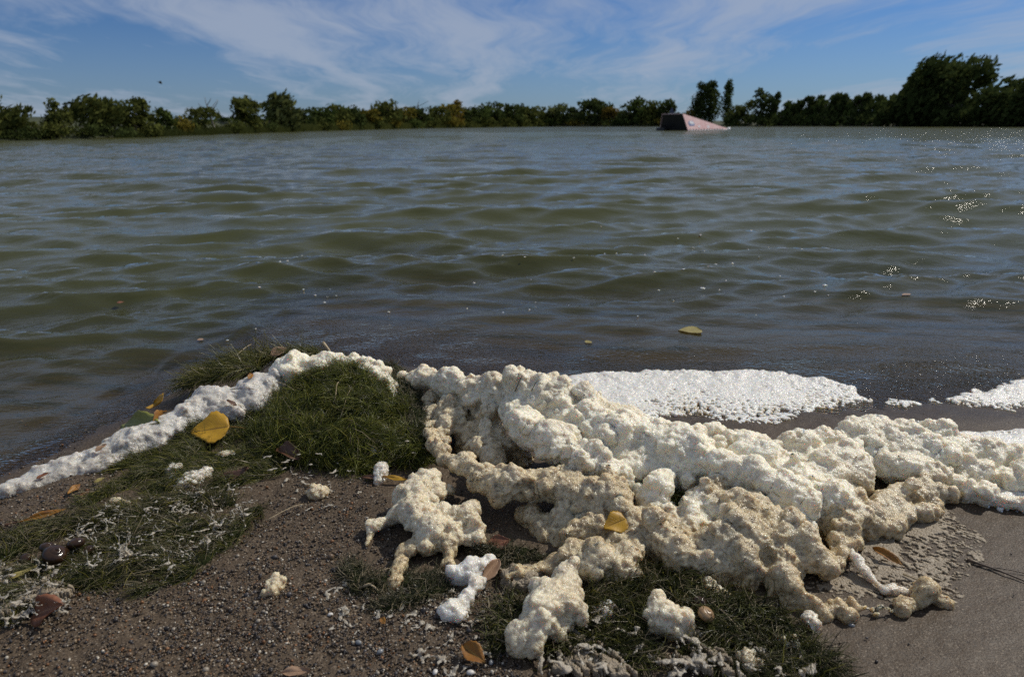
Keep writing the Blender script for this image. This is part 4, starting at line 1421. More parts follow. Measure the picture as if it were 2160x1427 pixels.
twig('straw', (838, 1195, .004), (795, 1206, .004), .0009, M_STRAW, 'straw lying on gravel below the ragged foam clump', .04)
twig('straw', (560, 1098, .004), (640, 1062, .006), .0007, M_STRAW, 'fine pale straw across the open gravel', .05)
twig('twig', (2040, 1180, .0015), (2180, 1232, .0015), .0018, M_TWIG, 'dark twig on wet sand at the right edge', .02)
twig('twig', (2060, 1192, .001), (2170, 1210, .0015), .0010, M_TWIG, 'thin twig lying across the dark twig at right', .03)
twig('twig', (1905, 1210, .004), (2010, 1258, .003), .0012, M_STRAW, 'pale thin twig on scum below the amber leaf', .03)
twig('straw', (756, 1240, .004), (800, 1246, .006), .0022, M_STRAW, 'bent tan stalk arched over grey weed left of the clump', .28)
twig('straw', (1500, 1270, .02), (1565, 1330, .016), .0009, M_STRAW, 'pale straw across the dark weed below the bank', .05)

# snail shells
def snail(px, py, h, size, mat, label, rz):
    p = on(px, py, h)
    root = thing('snail_shell', label, 'shell', p, 'snail shells in the weed')
    root.rotation_euler = (rad(25), rad(15), rz)
    r = size
    nt_, ns = 60, 10
    V = []
    for i in range(nt_):
        f = i / (nt_ - 1)
        a = f * 2.6 * 2 * math.pi
        sz = r * .62 * (1 - f) ** .75 + r * .03
        cr_ = r * .46 * (1 - f) ** .8
        cz = r * (.45 + .75 * f)
        for j in range(ns):
            b = j / ns * 2 * math.pi
            rr = cr_ + sz * math.cos(b)
            V.append((rr * math.cos(a), rr * math.sin(a), cz + sz * .95 * math.sin(b)))
    F = grid_faces(nt_, ns, True)
    cap = np.arange(ns)[None, :]
    link('whorl', mesh_np('whorl', V, [F, cap[:, ::-1]], mat), root)
    V, F = tube(np.stack([np.cos(np.linspace(0, 6.28, 14)) * r * .45 + r * .45, np.full(14, -r * .03), np.sin(np.linspace(0, 6.28, 14)) * r * .5 + r * .45], -1), r * .06, r * .06, mat)
    link('lip', mesh_np('lip', V, F, mat), root)
    return root


snail(112, 1182, .018, .017, M_SHELL, 'largest glossy dark shell in the lower left weed', 1.0)
snail(98, 1164, .020, .011, M_SHELL, 'dark shell tucked behind the largest glossy shell', 2.0)
snail(162, 1156, .020, .012, M_SHELL, 'brown dark shell right of the largest glossy shell', 3.0)
snail(190, 1166, .014, .009, M_SHELL, 'small black shell at the right end of the shell cluster', 4.0)
snail(58, 1182, .012, .009, M_SHELL, 'small dark shell left of the largest glossy shell', 5.0)
snail(1484, 1302, .022, .011, M_SHELLT, 'tan striped shell in the weed below the foam bank', .6)
snail(1474, 1276, .022, .009, M_SHELL, 'dark brown shell above the tan striped shell', 1.6)

# a few single stones large enough to pick out
M_STW = make_plain('pale_stone', (0.45, 0.43, 0.40), (0.60, 0.58, 0.54), 90, .35)
M_STG = make_plain('grey_stone', (0.12, 0.13, 0.14), (0.22, 0.23, 0.24), 90, .25)
for i, (px, py, rr, mt, lab) in enumerate([
    (992, 1417, .0036, M_STW, 'white oblong pebble at the bottom edge below the folded amber leaf'), (918, 1416, .003, M_STW, 'pale pebble left of the white oblong pebble'),
    (756, 1354, .0034, M_STG, 'shiny grey pebble on sand with a tiny white neighbour'), (802, 1373, .0034, M_STG, 'shiny grey pebble beside a scrap of scum'),
    (1014, 1016, .0028, M_STG, 'small grey pebble in the shadow under the crusty shelf'), (697, 1295, .0028, M_STW, 'small white pebble on open gravel'),
    (1036, 1396, .003, M_STG, 'grey pebble right of the folded amber leaf'), (1796, 1318, .003, M_STG, 'dark pebble at the tip of the low crust')]):
    V, F = ico(2)
    V = V * (1 + rng.normal(0, .05, (len(V), 1))) * np.array([1.35, .95, .8]) * rr
    o = link('pebble', mesh_np('pebble', V, F, mt), None, on(px, py, rr * .5))
    o.rotation_euler = (0, 0, i * 1.3)
    tag(o, lab, 'pebble', 'single pebbles')

# foam flecks floating on the lake
frng = np.random.default_rng(77)
V, F = ico(2)
V = V * (1 + frng.normal(0, .06, (len(V), 1))) * np.array([1, 1, .4])
fme = mesh_np('foam_fleck', V, F, M_FRESH, True, {'age': np.zeros(len(V))})
cl = [(1268, 479), (1430, 500), (1460, 519), (1482, 610), (1738, 616), (1640, 520), (1600, 546), (1580, 515), (1345, 672), (1340, 695), (1530, 602), (1510, 551), (1545, 553), (1478, 558), (1690, 536), (600, 546),
      (665, 628), (690, 632), (540, 700), (480, 720), (640, 610), (820, 660), (985, 655), (900, 600), (1000, 590), (1060, 560), (1120, 600), (1130, 640), (1360, 540), (1300, 545), (1440, 590), (1390, 610), (1420, 640), (1275, 530), (1210, 560)]
for i in range(26):
    cl.append((frng.uniform(500, 1800), frng.uniform(470, 680)))
for i, (px, py) in enumerate(cl):
    p = at(px, py, 0.0)
    p[2] = water_z(p[0], p[1]) + .001
    o = link('foam_fleck', fme, None, p)
    sz = (.0075 if (px, py) in [(1482, 610), (1738, 616), (1460, 519)] else frng.uniform(.0018, .0042)) * (p[1] / 2.3)
    o.scale = (sz * frng.uniform(1, 1.5), sz, sz)
    o.rotation_euler = (0, 0, frng.uniform(0, 6))
    tag(o, 'tiny white foam fleck floating on the green water', 'foam fleck', 'foam flecks on the lake')
print('small', round(time.time() - T0, 1))

# ------------------------------------------------------------------ far shore trees
PAL = {
    'olive': ((0.028, 0.038, 0.010), (0.125, 0.135, 0.036), (0.085, 0.10, 0.026)),
    'dark': ((0.020, 0.031, 0.010), (0.078, 0.098, 0.030), (0.055, 0.075, 0.022)),
    'green': ((0.025, 0.040, 0.011), (0.095, 0.125, 0.034), (0.07, 0.095, 0.026)),
    'yellow': ((0.07, 0.065, 0.012), (0.21, 0.175, 0.033), (0.15, 0.11, 0.022)),
    'orange': ((0.07, 0.055, 0.012), (0.20, 0.145, 0.032), (0.14, 0.09, 0.02)),
    'pale': ((0.045, 0.058, 0.02), (0.16, 0.175, 0.06), (0.12, 0.14, 0.045)),
}
TREE_MAT = {k: make_tree_leaf(k + '_foliage', *v) for k, v in PAL.items()}


def crown_mesh(Wm, Hm, kind, n, r, mat, base=.0, lean=0):
    """clouds of leaf-clump faces gathered in uneven lobes; x across, z up"""
    lobes = []
    nl = {'round': 20, 'willow': 24, 'column': 14, 'shrub': 9, 'plume': 12, 'reed': 1}[kind]
    for i in range(nl):
        if kind == 'column':
            f = (i + r.random()) / nl
            c = np.array([r.normal(0, .16), r.normal(0, .16), .06 + .88 * f]); s_ = np.array([.30, .30, .11]) * (1.2 - .6 * f ** 3)
        elif kind == 'plume':
            f = (i + r.random()) / nl
            c = np.array([r.normal(0, .12) + lean * f * f, r.normal(0, .15), .05 + .9 * f]); s_ = np.array([.34, .34, .11]) * (1.2 - .9 * f)
        elif kind == 'shrub':
            a = r.uniform(0, 6.28); q = r.random() ** .5 * .36
            c = np.array([q * math.cos(a), q * math.sin(a), r.uniform(.18, .72) * (1 - .6 * q)]); s_ = np.array([.18, .18, .22])
        else:
            a = r.uniform(0, 6.28); h = r.uniform(.10, .9)
            prof = math.sin(math.pi * min(1, h * .72 + .18)) ** .7
            q = r.random() ** .5 * .42 * prof
            c = np.array([q * math.cos(a) + lean * (h - .3), q * math.sin(a), h]); s_ = np.array([.15, .15, .12]) * r.uniform(.75, 1.25)
            if kind == 'willow':
                s_ = s_ * np.array([1.0, 1.0, 1.3])
        lobes.append((c, s_, r.uniform(.0, 1.0)))
    per = n // nl
    P, K, Nn = [], [], []
    for c, s_, k in lobes:
        d = r.normal(0, 1, (per, 3)); d /= np.linalg.norm(d, axis=1)[:, None]
        q = r.random((per, 1)) ** .45
        P.append(c + d * q * s_ * 1.5); K.append(np.clip(k * .5 + r.random(per) * .5, 0, 1)); Nn.append(d + r.normal(0, .6, (per, 3)))
    P = np.concatenate(P); K = np.concatenate(K); Nn = np.concatenate(Nn)
    P[:, 2] = np.abs(P[:, 2])
    P = P * np.array([Wm, Wm, Hm])
    Nn /= np.linalg.norm(Nn, axis=1)[:, None]
    N = len(P)
    a = np.cross(Nn, r.normal(0, 1, (N, 3))); a /= np.linalg.norm(a, axis=1)[:, None]
    if kind in ('willow', 'plume'):
        a = a * .5 + np.array([-.5 if kind == 'willow' else .2, 0, .7 if kind == 'plume' else -.5]); a /= np.linalg.norm(a, axis=1)[:, None]
    b = np.cross(Nn, a); b /= np.linalg.norm(b, axis=1)[:, None] + 1e-9
    sz = (min(Wm, Hm) * .038 + .012 * Hm) * r.uniform(.5, 1.4, (N, 1)) * (500 / max(n, 1)) ** .38 * 1.6
    el = 1.7 if kind in ('willow', 'plume') else 1.15
    V = np.stack([P + a * sz * el, P + b * sz * .75, P - a * sz * el, P - b * sz * .75], 1)
    F = np.arange(N * 4).reshape(N, 4)
    return mesh_np('crown', V.reshape(-1, 3), F, mat, False, {'shade': np.repeat(K, 4)})


def trunk_mesh(Wm, Hm, r, kind, mat):
    Vs, Fs, o = [], [], 0

    def add(P, r0, r1):
        nonlocal o
        V, F = tube(P, r0, r1, None, sides=6)
        Vs.append(V); Fs.append([f + o for f in F]); o += len(V)
    top = .75 if kind != 'column' else .95
    t = np.linspace(0, 1, 7)
    tr = max(Hm * .028, .03)
    add(np.stack([r.normal(0, .012 * Hm, 7) * t, r.normal(0, .012 * Hm, 7) * t, -.3 + t * (Hm * top + .3)], -1), tr, tr * .3)
    for i in range(6):
        h = r.uniform(.2, .65) * Hm
        a = r.uniform(0, 6.28)
        L = r.uniform(.22, .4) * Wm
        tt = np.linspace(0, 1, 5)
        add(np.stack([math.cos(a) * L * tt, math.sin(a) * L * tt, h + tt * Hm * r.uniform(.12, .28)], -1), tr * .45, tr * .12)
    f4 = np.concatenate([f[0] for f in Fs]); caps = np.concatenate([c for f in Fs for c in f[1:]])
    return mesh_np('trunk', np.concatenate(Vs), [f4, caps], mat)


trng = np.random.default_rng(8)


def shore_point(px, back):
    az = np.arctan2(*at(px, 400, 0)[:2])
    d = float(farshore(az)) + back
    return np.array([math.sin(az) * d, math.cos(az) * d, 0.0])


def depth_of(p):
    return float((p - C0) @ Fv)


def tree(px, top, wpx, kind, pal, label, back=1.0, n=700, group='trees on the far shore', lean=0, name='tree', bottom=None):
    p = shore_point(px, back)
    p[2] = float(ground_z(p[0], p[1])) - .03
    zc = depth_of(p)
    _, pyb = proj(p)
    Hm = max((pyb - top) * zc / FPX, .3) * 1.0
    Wm = wpx * zc / FPX
    root = thing(name, label, 'tree' if name.endswith('tree') else 'shrub', p, group)
    root.rotation_euler = (0, 0, -math.atan2(p[0], p[1]))
    link('crown', crown_mesh(Wm, Hm, kind, n, trng, TREE_MAT[pal], lean=lean), root)
    if n >= 250:
        link('trunk', trunk_mesh(Wm, Hm, trng, kind, M_BARK), root)
    return root


T = tree
# left willows and shrubs
T(50, 214, 105, 'willow', 'olive', 'windswept willow at the far left end of the shore, leaning left', 1.2, 1500, lean=-.22)
T(-30, 240, 90, 'willow', 'olive', 'dark willow cut by the left edge of the picture', 1.2, 800)
T(110, 252, 80, 'shrub', 'olive', 'low dark bush right of the far left willow', .6, 700, name='shrub')
T(148, 216, 62, 'round', 'olive', 'narrow leafy tree with a rounded top left of the open sky gap', 1.5, 1000, lean=.05)
T(150, 255, 100, 'shrub', 'olive', 'wide bush under the narrow round-topped tree', .6, 900, name='shrub')
T(238, 212, 110, 'willow', 'olive', 'broad willow right of the sky gap with a ragged top', 1.5, 1600, lean=-.12)
T(312, 211, 95, 'round', 'olive', 'dense rounded willow, second of the big pair on the left', 1.5, 1600)
T(255, 255, 120, 'shrub', 'dark', 'dark bush under the big pair of willows', .4, 900, name='shrub')
T(365, 230, 46, 'round', 'green', 'small upright tree just right of the big willows', 2, 600)
T(400, 240, 55, 'shrub', 'yellow', 'low yellowish bush right of the small upright tree', 1.5, 600, name='shrub')
T(445, 230, 95, 'round', 'olive', 'low wide olive tree under the bare dead tree', 1.5, 1200)
T(535, 209, 78, 'round', 'olive', 'stout tree with an orange tinge right of the bare tree', 2.5, 1200)
T(612, 206, 72, 'willow', 'pale', 'pale willow with a forked top, right of the stout tree', 2.5, 1100, lean=-.08)
T(500, 250, 70, 'shrub', 'olive', 'low bush left of the stout tree', 1.0, 500, name='shrub')
T(575, 250, 60, 'shrub', 'dark', 'low bush between the stout tree and the pale willow', 1.5, 500, name='shrub')
T(655, 230, 60, 'round', 'dark', 'dark low tree right of the pale willow', 5, 600)
T(320, 255, 70, 'shrub', 'olive', 'dark bush at the foot of the rounded willow', .4, 600, name='shrub')
T(60, 262, 110, 'shrub', 'dark', 'dark bush at the foot of the far left willow', .3, 700, name='shrub')
T(200, 258, 70, 'shrub', 'dark', 'dark bush below the sky gap', .5, 500, name='shrub')
# centre row, right to left of the ramp
cent = [(690, 232, 50, 'round', 'green'), (722, 224, 52, 'round', 'olive'), (755, 228, 44, 'round', 'dark'), (785, 232, 40, 'round', 'yellow'), (826, 218, 56, 'round', 'olive'), (862, 232, 44, 'round', 'yellow'),
        (890, 230, 40, 'round', 'dark'), (925, 228, 46, 'round', 'olive'), (953, 225, 50, 'round', 'yellow'), (968, 216, 22, 'column', 'orange'), (990, 230, 44, 'round', 'dark'), (1018, 228, 46, 'round', 'green'), (1048, 222, 48, 'round', 'dark'),
        (1085, 224, 42, 'round', 'dark'), (1115, 226, 46, 'round', 'olive'), (1150, 228, 40, 'round', 'olive'), (1172, 222, 42, 'round', 'pale'), (1205, 230, 42, 'round', 'dark'), (1240, 214, 56, 'round', 'dark'), (1262, 222, 44, 'round', 'dark'),
        (1288, 228, 36, 'round', 'orange'), (1318, 222, 42, 'round', 'dark'), (1345, 214, 46, 'round', 'green'), (1375, 217, 46, 'round', 'olive'), (1398, 214, 26, 'round', 'dark')]
ordn = ['first', 'second', 'third', 'fourth', 'fifth', 'sixth', 'seventh', 'eighth', 'ninth', 'tenth', 'eleventh', 'twelfth', 'thirteenth', 'fourteenth', 'fifteenth', 'sixteenth', 'seventeenth', 'eighteenth', 'nineteenth', 'twentieth',
        'twenty-first', 'twenty-second', 'twenty-third', 'twenty-fourth', 'twenty-fifth']
words_ = {'green': 'mid-green', 'olive': 'olive-green', 'dark': 'dark green', 'yellow': 'yellowing', 'orange': 'orange-tinged', 'pale': 'pale green'}
for i, (px, top, wd, kind, pal) in enumerate(cent):
    k = len(cent) - 1 - i
    T(px, top - 2, wd * 1.35, kind, pal, f'{words_[pal]} tree on the distant shore, {ordn[k]} leftward from the ramp', 4, 620)
for i in range(20):
    px = 690 + i * 37
    T(px, 246 + trng.uniform(-4, 5), 52, 'shrub', ['olive', 'green', 'dark', 'yellow'][int(trng.integers(0, 4))] if i % 3 else 'olive', f'low bush at the water line under the distant trees, {ordn[i]} from the left', .8, 240, 'bushes along the distant water line', name='shrub')
# right of the ramp
T(1425, 236, 40, 'round', 'dark', 'low dark tree behind the ramp, between the house and the tall poplars', 12, 400)
T(1446, 232, 34, 'round', 'orange', 'low orange-tinged tree left of the tall poplars', 9, 400)
T(1464, 180, 36, 'column', 'dark', 'left half of the tall poplar clump behind the ramp', 4, 2200)
T(1484, 176, 38, 'column', 'dark', 'right half of the tall poplar clump behind the ramp', 4, 2200)
T(1520, 172, 22, 'column', 'green', 'slim single poplar standing right of the poplar clump', 4, 1500)
T(1552, 216, 60, 'round', 'olive', 'olive tree right of the slim poplar', 3, 700)
T(1590, 192, 34, 'column', 'dark', 'taller dark tree, left of a leaning pair in the right row', 3, 800)
T(1612, 196, 28, 'plume', 'dark', 'narrow leaning tree, right of the taller dark tree', 3, 600, lean=.2)
rp = [(1640, 218), (1662, 210), (1688, 210), (1708, 206), (1732, 202), (1752, 200), (1775, 206), (1796, 200), (1822, 204), (1840, 206)]
for i, (px, top) in enumerate(rp):
    T(px, top, 44, 'plume', 'dark' if i % 3 else 'green', f'feathery dark tree in the right row, {ordn[i]} after the leaning tree', 3, 620, lean=.15)
T(1905, 150, 110, 'willow', 'dark', 'left side of the huge dark tree on the right shore', 3, 2400, lean=.1)
T(1960, 136, 150, 'willow', 'dark', 'huge dark tree towering on the right shore', 4, 4200, lean=.08)
T(2085, 170, 120, 'willow', 'dark', 'dark leaning tree right of the huge tree', 3, 2400, lean=.2)
T(2150, 166, 100, 'willow', 'dark', 'dark leaning tree at the right edge of the picture', 3, 2000, lean=.2)
T(2240, 170, 120, 'willow', 'dark', 'dark tree cut off beyond the right edge', 3, 900)
for i in range(15):
    px = 1545 + i * 46
    T(px, 236 + trng.uniform(-6, 4), 64, 'shrub', 'dark', f'dark water line bush right of the ramp, {ordn[i]} from the left', .5, 300, 'bushes along the right water line', name='shrub')
for i in range(8):
    px = 1870 + i * 42
    T(px, 212 + trng.uniform(-8, 8), 80, 'shrub', 'dark', f'dark undergrowth bush beneath the huge trees, {ordn[i]} from the left', 1.2, 500, 'undergrowth under the huge trees', name='shrub')


# the wood behind the centre row reads as one dark mass
wr_ = np.random.default_rng(99)
Vs, Ks = [], []
for px in np.arange(-60, 1425, 5.0):
    p = shore_point(px, 9 + wr_.uniform(-2, 2)); zc = depth_of(p)
    top = 236 + 5 * math.sin(px * .05) + 4 * math.sin(px * .021 + 1) + wr_.uniform(-3, 3)
    if px > 1396:
        top = 246
    if px < 640:
        top = 262 - px * .03 + wr_.uniform(-4, 4)
    H = (proj(p)[1] - top) * zc / FPX
    k = 34
    d = wr_.normal(0, 1, (k, 3)); d /= np.linalg.norm(d, axis=1)[:, None]
    q = p + np.array([0, 0, H * .5]) + d * np.array([H * .5, H * .4, H * .5]) * wr_.random((k, 1)) ** .4
    a = wr_.normal(0, 1, (k, 3)); b = np.cross(a, wr_.normal(0, 1, (k, 3)))
    a /= np.linalg.norm(a, axis=1)[:, None]; b /= np.linalg.norm(b, axis=1)[:, None]
    z_ = H * .12 * wr_.uniform(.6, 1.4, (k, 1))
    Vs.append(np.stack([q + a * z_, q + b * z_, q - a * z_, q - b * z_], 1).reshape(-1, 3)); Ks.append(wr_.random(k).repeat(4))
V = np.concatenate(Vs)
o = link('far_wood', mesh_np('far_wood', V, np.arange(len(V)).reshape(-1, 4), TREE_MAT['green'], False, {'shade': np.concatenate(Ks)}))
o['kind'] = 'stuff'
tag(o, 'distant wood filling the gaps behind the row of trees', 'wood')


# bare dead trees
def dead_tree(px, top, label, back, spread, seed):
    r = np.random.default_rng(seed)
    p = shore_point(px, back); p[2] = float(ground_z(p[0], p[1])) - .03
    zc = depth_of(p); _, pyb = proj(p)
    H = (pyb - top) * zc / FPX
    root = thing('dead_tree', label, 'tree', p, 'bare trees on the far shore')
    t = np.linspace(0, 1, 7)
    V, F = tube(np.stack([-.10 * H * spread * t, 0 * t, H * .7 * t - .1], -1), H * .03, H * .012, None)
    link('trunk', mesh_np('trunk', V, F, M_DEAD), root)
    for i in range(9):
        f = r.uniform(.4, 1)
        st = np.array([-.10 * H * spread * f, 0, H * .7 * f - .1])
        a = r.uniform(-1, 1)
        en = st + np.array([a * H * .22 * spread, r.normal() * .1 * H * spread, H * r.uniform(.12, .30)])
        en[2] = min(en[2], H)
        P = st * (1 - t[:, None]) + en * t[:, None] + np.array([[a * .03 * H, 0, 0]]) * np.sin(t * 3.1)[:, None]
        V, F = tube(P, H * .013, H * .005, None, sides=5)
        link('branch', mesh_np('branch', V, F, M_DEAD), root)


dead_tree(470, 197, 'grey bare dead tree rising above the left bushes', 2.5, 1.3, 1)
dead_tree(640, 215, 'thin bare twiggy tree right of the pale willow', 4, 1.6, 2)
dead_tree(826, 206, 'bare twigs above the sixth centre tree crown', 6, 1.2, 3)
dead_tree(900, 210, 'spreading bare tree above the low centre trees', 6, 2.6, 4)

# reeds on the left bank
r = np.random.default_rng(14)
N = 9000
px = r.uniform(280, 1150, N)
az = np.arctan2(*(at(px, np.full(N, 400.0), 0)[:, :2].T))
dd = farshore(az) + r.uniform(-.4, 1.6, N) * np.clip(farshore(az) / 60, .6, 3)
P = np.stack([np.sin(az) * dd, np.cos(az) * dd, np.zeros(N)], -1)
P[:, 2] = ground_z(P[:, 0], P[:, 1]) - .05
hh = r.uniform(.2, .6, N) * np.clip(dd / 60, .7, 2.0)
ww = hh * .12
side = np.stack([np.cos(az), -np.sin(az), 0 * az], -1)
lean_ = r.normal(0, .2, (N, 1)) * side * hh[:, None]
up = np.stack([0 * hh, 0 * hh, hh], -1)
V = np.stack([P - side * ww[:, None], P + side * ww[:, None], P + up + lean_], 1)
me = mesh_np('reeds', V.reshape(-1, 3), np.arange(N * 3).reshape(N, 3), make_tree_leaf('reed_green', (0.09, 0.105, 0.028), (0.16, 0.165, 0.045), (0.12, 0.125, 0.035)), False, {'shade': np.repeat(r.random(N), 3)})
o = link('reeds', me)
o['kind'] = 'stuff'
tag(o, 'low green reeds along the left bank at the water line', 'reeds')
print('trees', round(time.time() - T0, 1))

# ------------------------------------------------------------------ house among the trees
def box_mesh(name, sx, sy, sz, mat, cz=0):
    bm = bmesh.new()
    bmesh.ops.create_cube(bm, size=1)
    for v in bm.verts:
        v.co = Vector((v.co.x * sx, v.co.y * sy, v.co.z * sz + cz))
    me = bpy.data.meshes.new(name); bm.to_mesh(me); bm.free()
    me.materials.append(mat)
    return me


M_WALL = make_plain('white_siding', (0.72, 0.72, 0.72), (0.8, 0.8, 0.8), 4, .7)
M_ROOF = make_plain('slate_blue_roof', (0.06, 0.07, 0.12), (0.10, 0.11, 0.17), 4, .6)
M_PANE = make_plain('dark_pane', (0.03, 0.035, 0.04), (0.05, 0.055, 0.06), 4, .15)
hp = shore_point(1407, 2.0); hp[2] = float(ground_z(hp[0], hp[1]))
hz = depth_of(hp) / FPX
house = thing('house', 'small white house with a bluish roof glimpsed between trees left of the ramp', 'house', hp)
house.rotation_euler = (0, 0, -.15)
hw, hh_ = 9 * hz, 24 * hz
link('wall', box_mesh('wall', hw, hw * .8, hh_, M_WALL, hh_ / 2), house)
bm = bmesh.new()
pr = [(-hw * .58, hh_), (hw * .58, hh_), (0, hh_ + 12 * hz)]
vs = [bm.verts.new((x, y, z)) for y in (-hw * .46, hw * .46) for x, z in pr]
for f in ((0, 1, 2), (5, 4, 3), (0, 3, 4, 1), (1, 4, 5, 2), (2, 5, 3, 0)):
    bm.faces.new([vs[i] for i in f])
bmesh.ops.recalc_face_normals(bm, faces=bm.faces)
me = bpy.data.meshes.new('roof'); bm.to_mesh(me); bm.free(); me.materials.append(M_ROOF)
link('roof', me, house)
for dx in (-.25, .25):
    wme = box_mesh('window', hw * .2, .06, hh_ * .3, M_PANE, hh_ * .55)
    link('window', wme, house, (dx * hw, -hw * .4 - .02, 0))

# ------------------------------------------------------------------ ski jump ramp
def paint(name, c1, c2, c3):
    mt, t = new_mat(name)
    p = t.n('ShaderNodeTexCoord').outputs['Object']
    n = t.noise(p, 1.7, 5, .65)
    n2 = t.noise(t.mapping(p, (0, 0, 0), (0, 0, 0), (1, 1, 5)), 3, 4, .6)
    b = t.mix(t.ramp(n, [(.35, 0.0), (.65, 1.0)]), c1, c2)
    b = t.mix(t.ramp(n2, [(.55, 0.0), (.75, .6)]), b, c3)
    finish(t, principled(t, Base_Color=b, Roughness=.45, Normal=bump(t, n, .2, .01)))
    return mt


M_RED = paint('faded_red_paint', (0.64, 0.38, 0.36), (0.73, 0.52, 0.49), (0.78, 0.65, 0.62))
M_BLK = paint('ramp_black', (0.010, 0.010, 0.011), (0.018, 0.018, 0.018), (0.03, 0.03, 0.03))  # near black: back panel's shadow put into colour; also for bolts, float
M_WHT = paint('white_decal', (0.75, 0.75, 0.76), (0.66, 0.66, 0.70), (0.6, 0.6, 0.62))
M_BLU = paint('blue_decal', (0.16, 0.20, 0.36), (0.22, 0.26, 0.42), (0.4, 0.4, 0.5))
A = at(1452, 275.5, 0.0)                        # near end of the side panel, at the water line
zr = depth_of(A) / FPX
Hr = 34 * zr
tip_ = at(1541, 274.8, 0.0)
# the low end of the jump points right and away from the viewer
vx = np.array([.60, .80, 0]); vx /= np.linalg.norm(vx)
Lr = 89 * zr / (vx @ np.array([Rv[0], Rv[1], 0])) * 1.66
vy = np.array([-vx[1], vx[0], 0])               # across the ramp, to the far left
root = thing('ski_ramp', 'faded red water-ski jump ramp floating on the lake, shadowed back coloured black', 'ramp', A)
root.rotation_euler = (0, 0, math.atan2(vx[1], vx[0]))
Wr = 66 * zr
inset = .42
def solid(name, quad, th, mat, parent):
    q = np.array(quad, float)
    nrm = np.cross(q[1] - q[0], q[2] - q[0]); nrm /= np.linalg.norm(nrm)
    n = len(q)
    V = np.concatenate([q, q - nrm * th])
    F = [np.arange(n)[None, :], (np.arange(n)[::-1] + n)[None, :]]
    side = np.array([[i, i + n, (i + 1) % n + n, (i + 1) % n] for i in range(n)])
    return link(name, mesh_np(name, V, [*F, side], mat, False), parent)
top0 = (-.55, inset, Hr); topw = (-.55, Wr - inset, Hr)
solid('side_panel', [(0, 0, -.05), (Lr, inset * .3, -.05), (Lr, inset * .3, .06), top0], .05, M_RED, root)
solid('side_panel', [(0, Wr, -.05), topw, (Lr, Wr - inset * .3, .06), (Lr, Wr - inset * .3, -.05)], .05, M_RED, root)
solid('back_panel', [(0.03, .03, -.05), (-.52, inset + .03, Hr - .03), (-.52, Wr - inset - .03, Hr - .03), (0.03, Wr - .03, -.05)], .05, M_BLK, root)
solid('deck', [(-.55, inset, Hr + .01), (Lr, inset * .3, .08), (Lr, Wr - inset * .3, .08), (-.55, Wr - inset, Hr + .01)], .05, M_RED, root)
def on_side(u, v):
    """u along the panel, v up it, just proud of the paint"""
    a_, b_, c_ = np.array([0, 0, 0.]), np.array([Lr, inset * .3, 0]), np.array(top0)
    n_ = np.cross(b_ - a_, c_ - a_); n_ /= np.linalg.norm(n_)
    return a_ + (b_ - a_) * u + (c_ - a_) * v + n_ * .012
def decal(name, uv, mat):
    solid(name, [on_side(u, v) for u, v in uv], .01, mat, root)
decal('blue_emblem', [(.06, .28), (.17, .28), (.19, .42), (.16, .58), (.08, .58), (.05, .44)], M_BLU)
def on_side2(u, v):
    p_ = on_side(u, v); return p_ + (p_ - on_side(u, v)) + np.array([.0, -.012, .008])
solid('white_emblem', [on_side2(u, v) for u, v in [(.075, .44), (.11, .36), (.165, .38), (.175, .50), (.13, .57), (.085, .56)]], .01, M_WHT, root)
decal('white_spot', [(.25, .18), (.285, .17), (.295, .27), (.265, .30), (.245, .26)], M_WHT)
decal('white_spot', [(.46, .15), (.50, .14), (.515, .26), (.485, .30), (.465, .24)], M_WHT)
solid('rub_rail', [on_side(-.005, .0) + np.array([0, -.02, -.02]), on_side(1.0, 0) + np.array([0, -.02, -.02]), on_side(1.0, 0) + np.array([0, -.02, .06]), on_side(-.005, .0) + np.array([0, -.02, .06])], .05, M_WHT, root)
V, F = ico(3)
link('nose_float', mesh_np('nose_float', V * np.array([.30, .16, .15]) + np.array([Lr, inset * .3, .07]), F, M_WHT), root)
solid('float', [(-.2, Wr - .1, -.1), (-.9, Wr - .1, -.1), (-.9, Wr - .1, .25), (-.4, Wr - .1, .30)], .8, M_BLK, root)

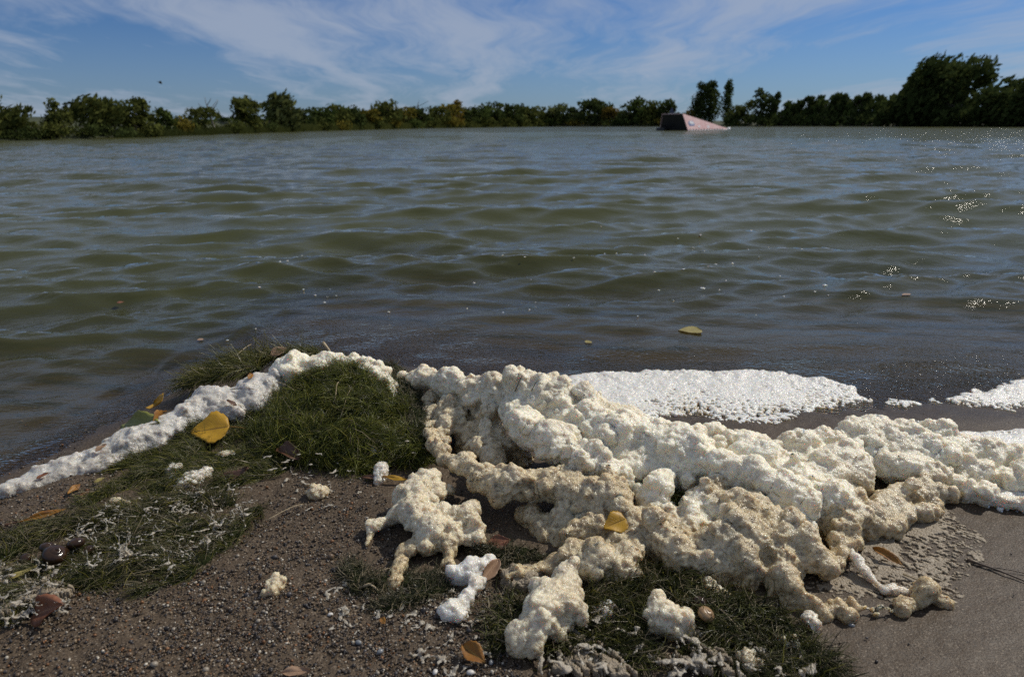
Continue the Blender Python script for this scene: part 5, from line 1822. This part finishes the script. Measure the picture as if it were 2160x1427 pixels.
for k in range(13):
    u0 = .02 + k * .065
    solid('bolt_plate', [q + np.array([0, -.05, .0]) for q in (on_side(u0, 0.0) + [0, 0, .07], on_side(u0 + .025, 0) + [0, 0, .07], on_side(u0 + .025, 0) + [0, 0, .13], on_side(u0, 0) + [0, 0, .13])], .03, M_BLK, root)

# ------------------------------------------------------------------ bird
bp = C0 + ray(338, 175) * 42
M_BIRD = make_plain('bird_feather', (0.03, 0.03, 0.035), (0.06, 0.06, 0.06), 30, .7)
bird = thing('bird', 'small dark bird flying over the left shore', 'bird', bp)
bird.rotation_euler = (0, rad(18), rad(35))
V, F = ico(3)
Vb = V * np.array([.13, .045, .045]); Vb[:, 1] *= (1 - .5 * np.clip(-Vb[:, 0] / .13, 0, 1)); Vb[:, 2] *= (1 - .5 * np.clip(-Vb[:, 0] / .13, 0, 1))
link('body', mesh_np('body', Vb, F, M_BIRD), bird)
for sg in (-1, 1):
    t = np.linspace(0, 1, 7)
    le = np.stack([.05 - .08 * t ** 2, sg * .26 * t, .10 * np.sin(t * 2.4)], -1)
    te = le + np.stack([-.09 * (1 - t ** 2) - .015, 0 * t, 0 * t], -1)
    Vw = np.concatenate([le, te, le + [0, 0, -.006], te + [0, 0, -.006]])
    n = 7
    F4 = []
    for i in range(6):
        F4 += [[i, i + 1, n + i + 1, n + i], [2 * n + i, 3 * n + i, 3 * n + i + 1, 2 * n + i + 1], [i, 2 * n + i, 2 * n + i + 1, i + 1], [n + i, n + i + 1, 3 * n + i + 1, 3 * n + i]]
    link('wing', mesh_np('wing', Vw, np.array(F4), M_BIRD), bird)
link('tail', mesh_np('tail', np.array([(-.10, -.015, 0), (-.10, .015, 0), (-.20, .04, 0), (-.20, -.04, 0), (-.10, -.015, .006), (-.10, .015, .006), (-.20, .04, .006), (-.20, -.04, .006)]),
                     np.array([[0, 1, 2, 3], [7, 6, 5, 4], [0, 4, 5, 1], [1, 5, 6, 2], [2, 6, 7, 3], [3, 7, 4, 0]]), M_BIRD, False), bird)

tri = sum(sum(len(p.vertices) - 2 for p in o.data.polygons) if len(o.data.polygons) < 2000 else len(o.data.loops) - 2 * len(o.data.polygons) for o in COL.objects if o.type == 'MESH')
print('triangles', tri, 'objects', len(COL.objects), 'time', round(time.time() - T0, 1))
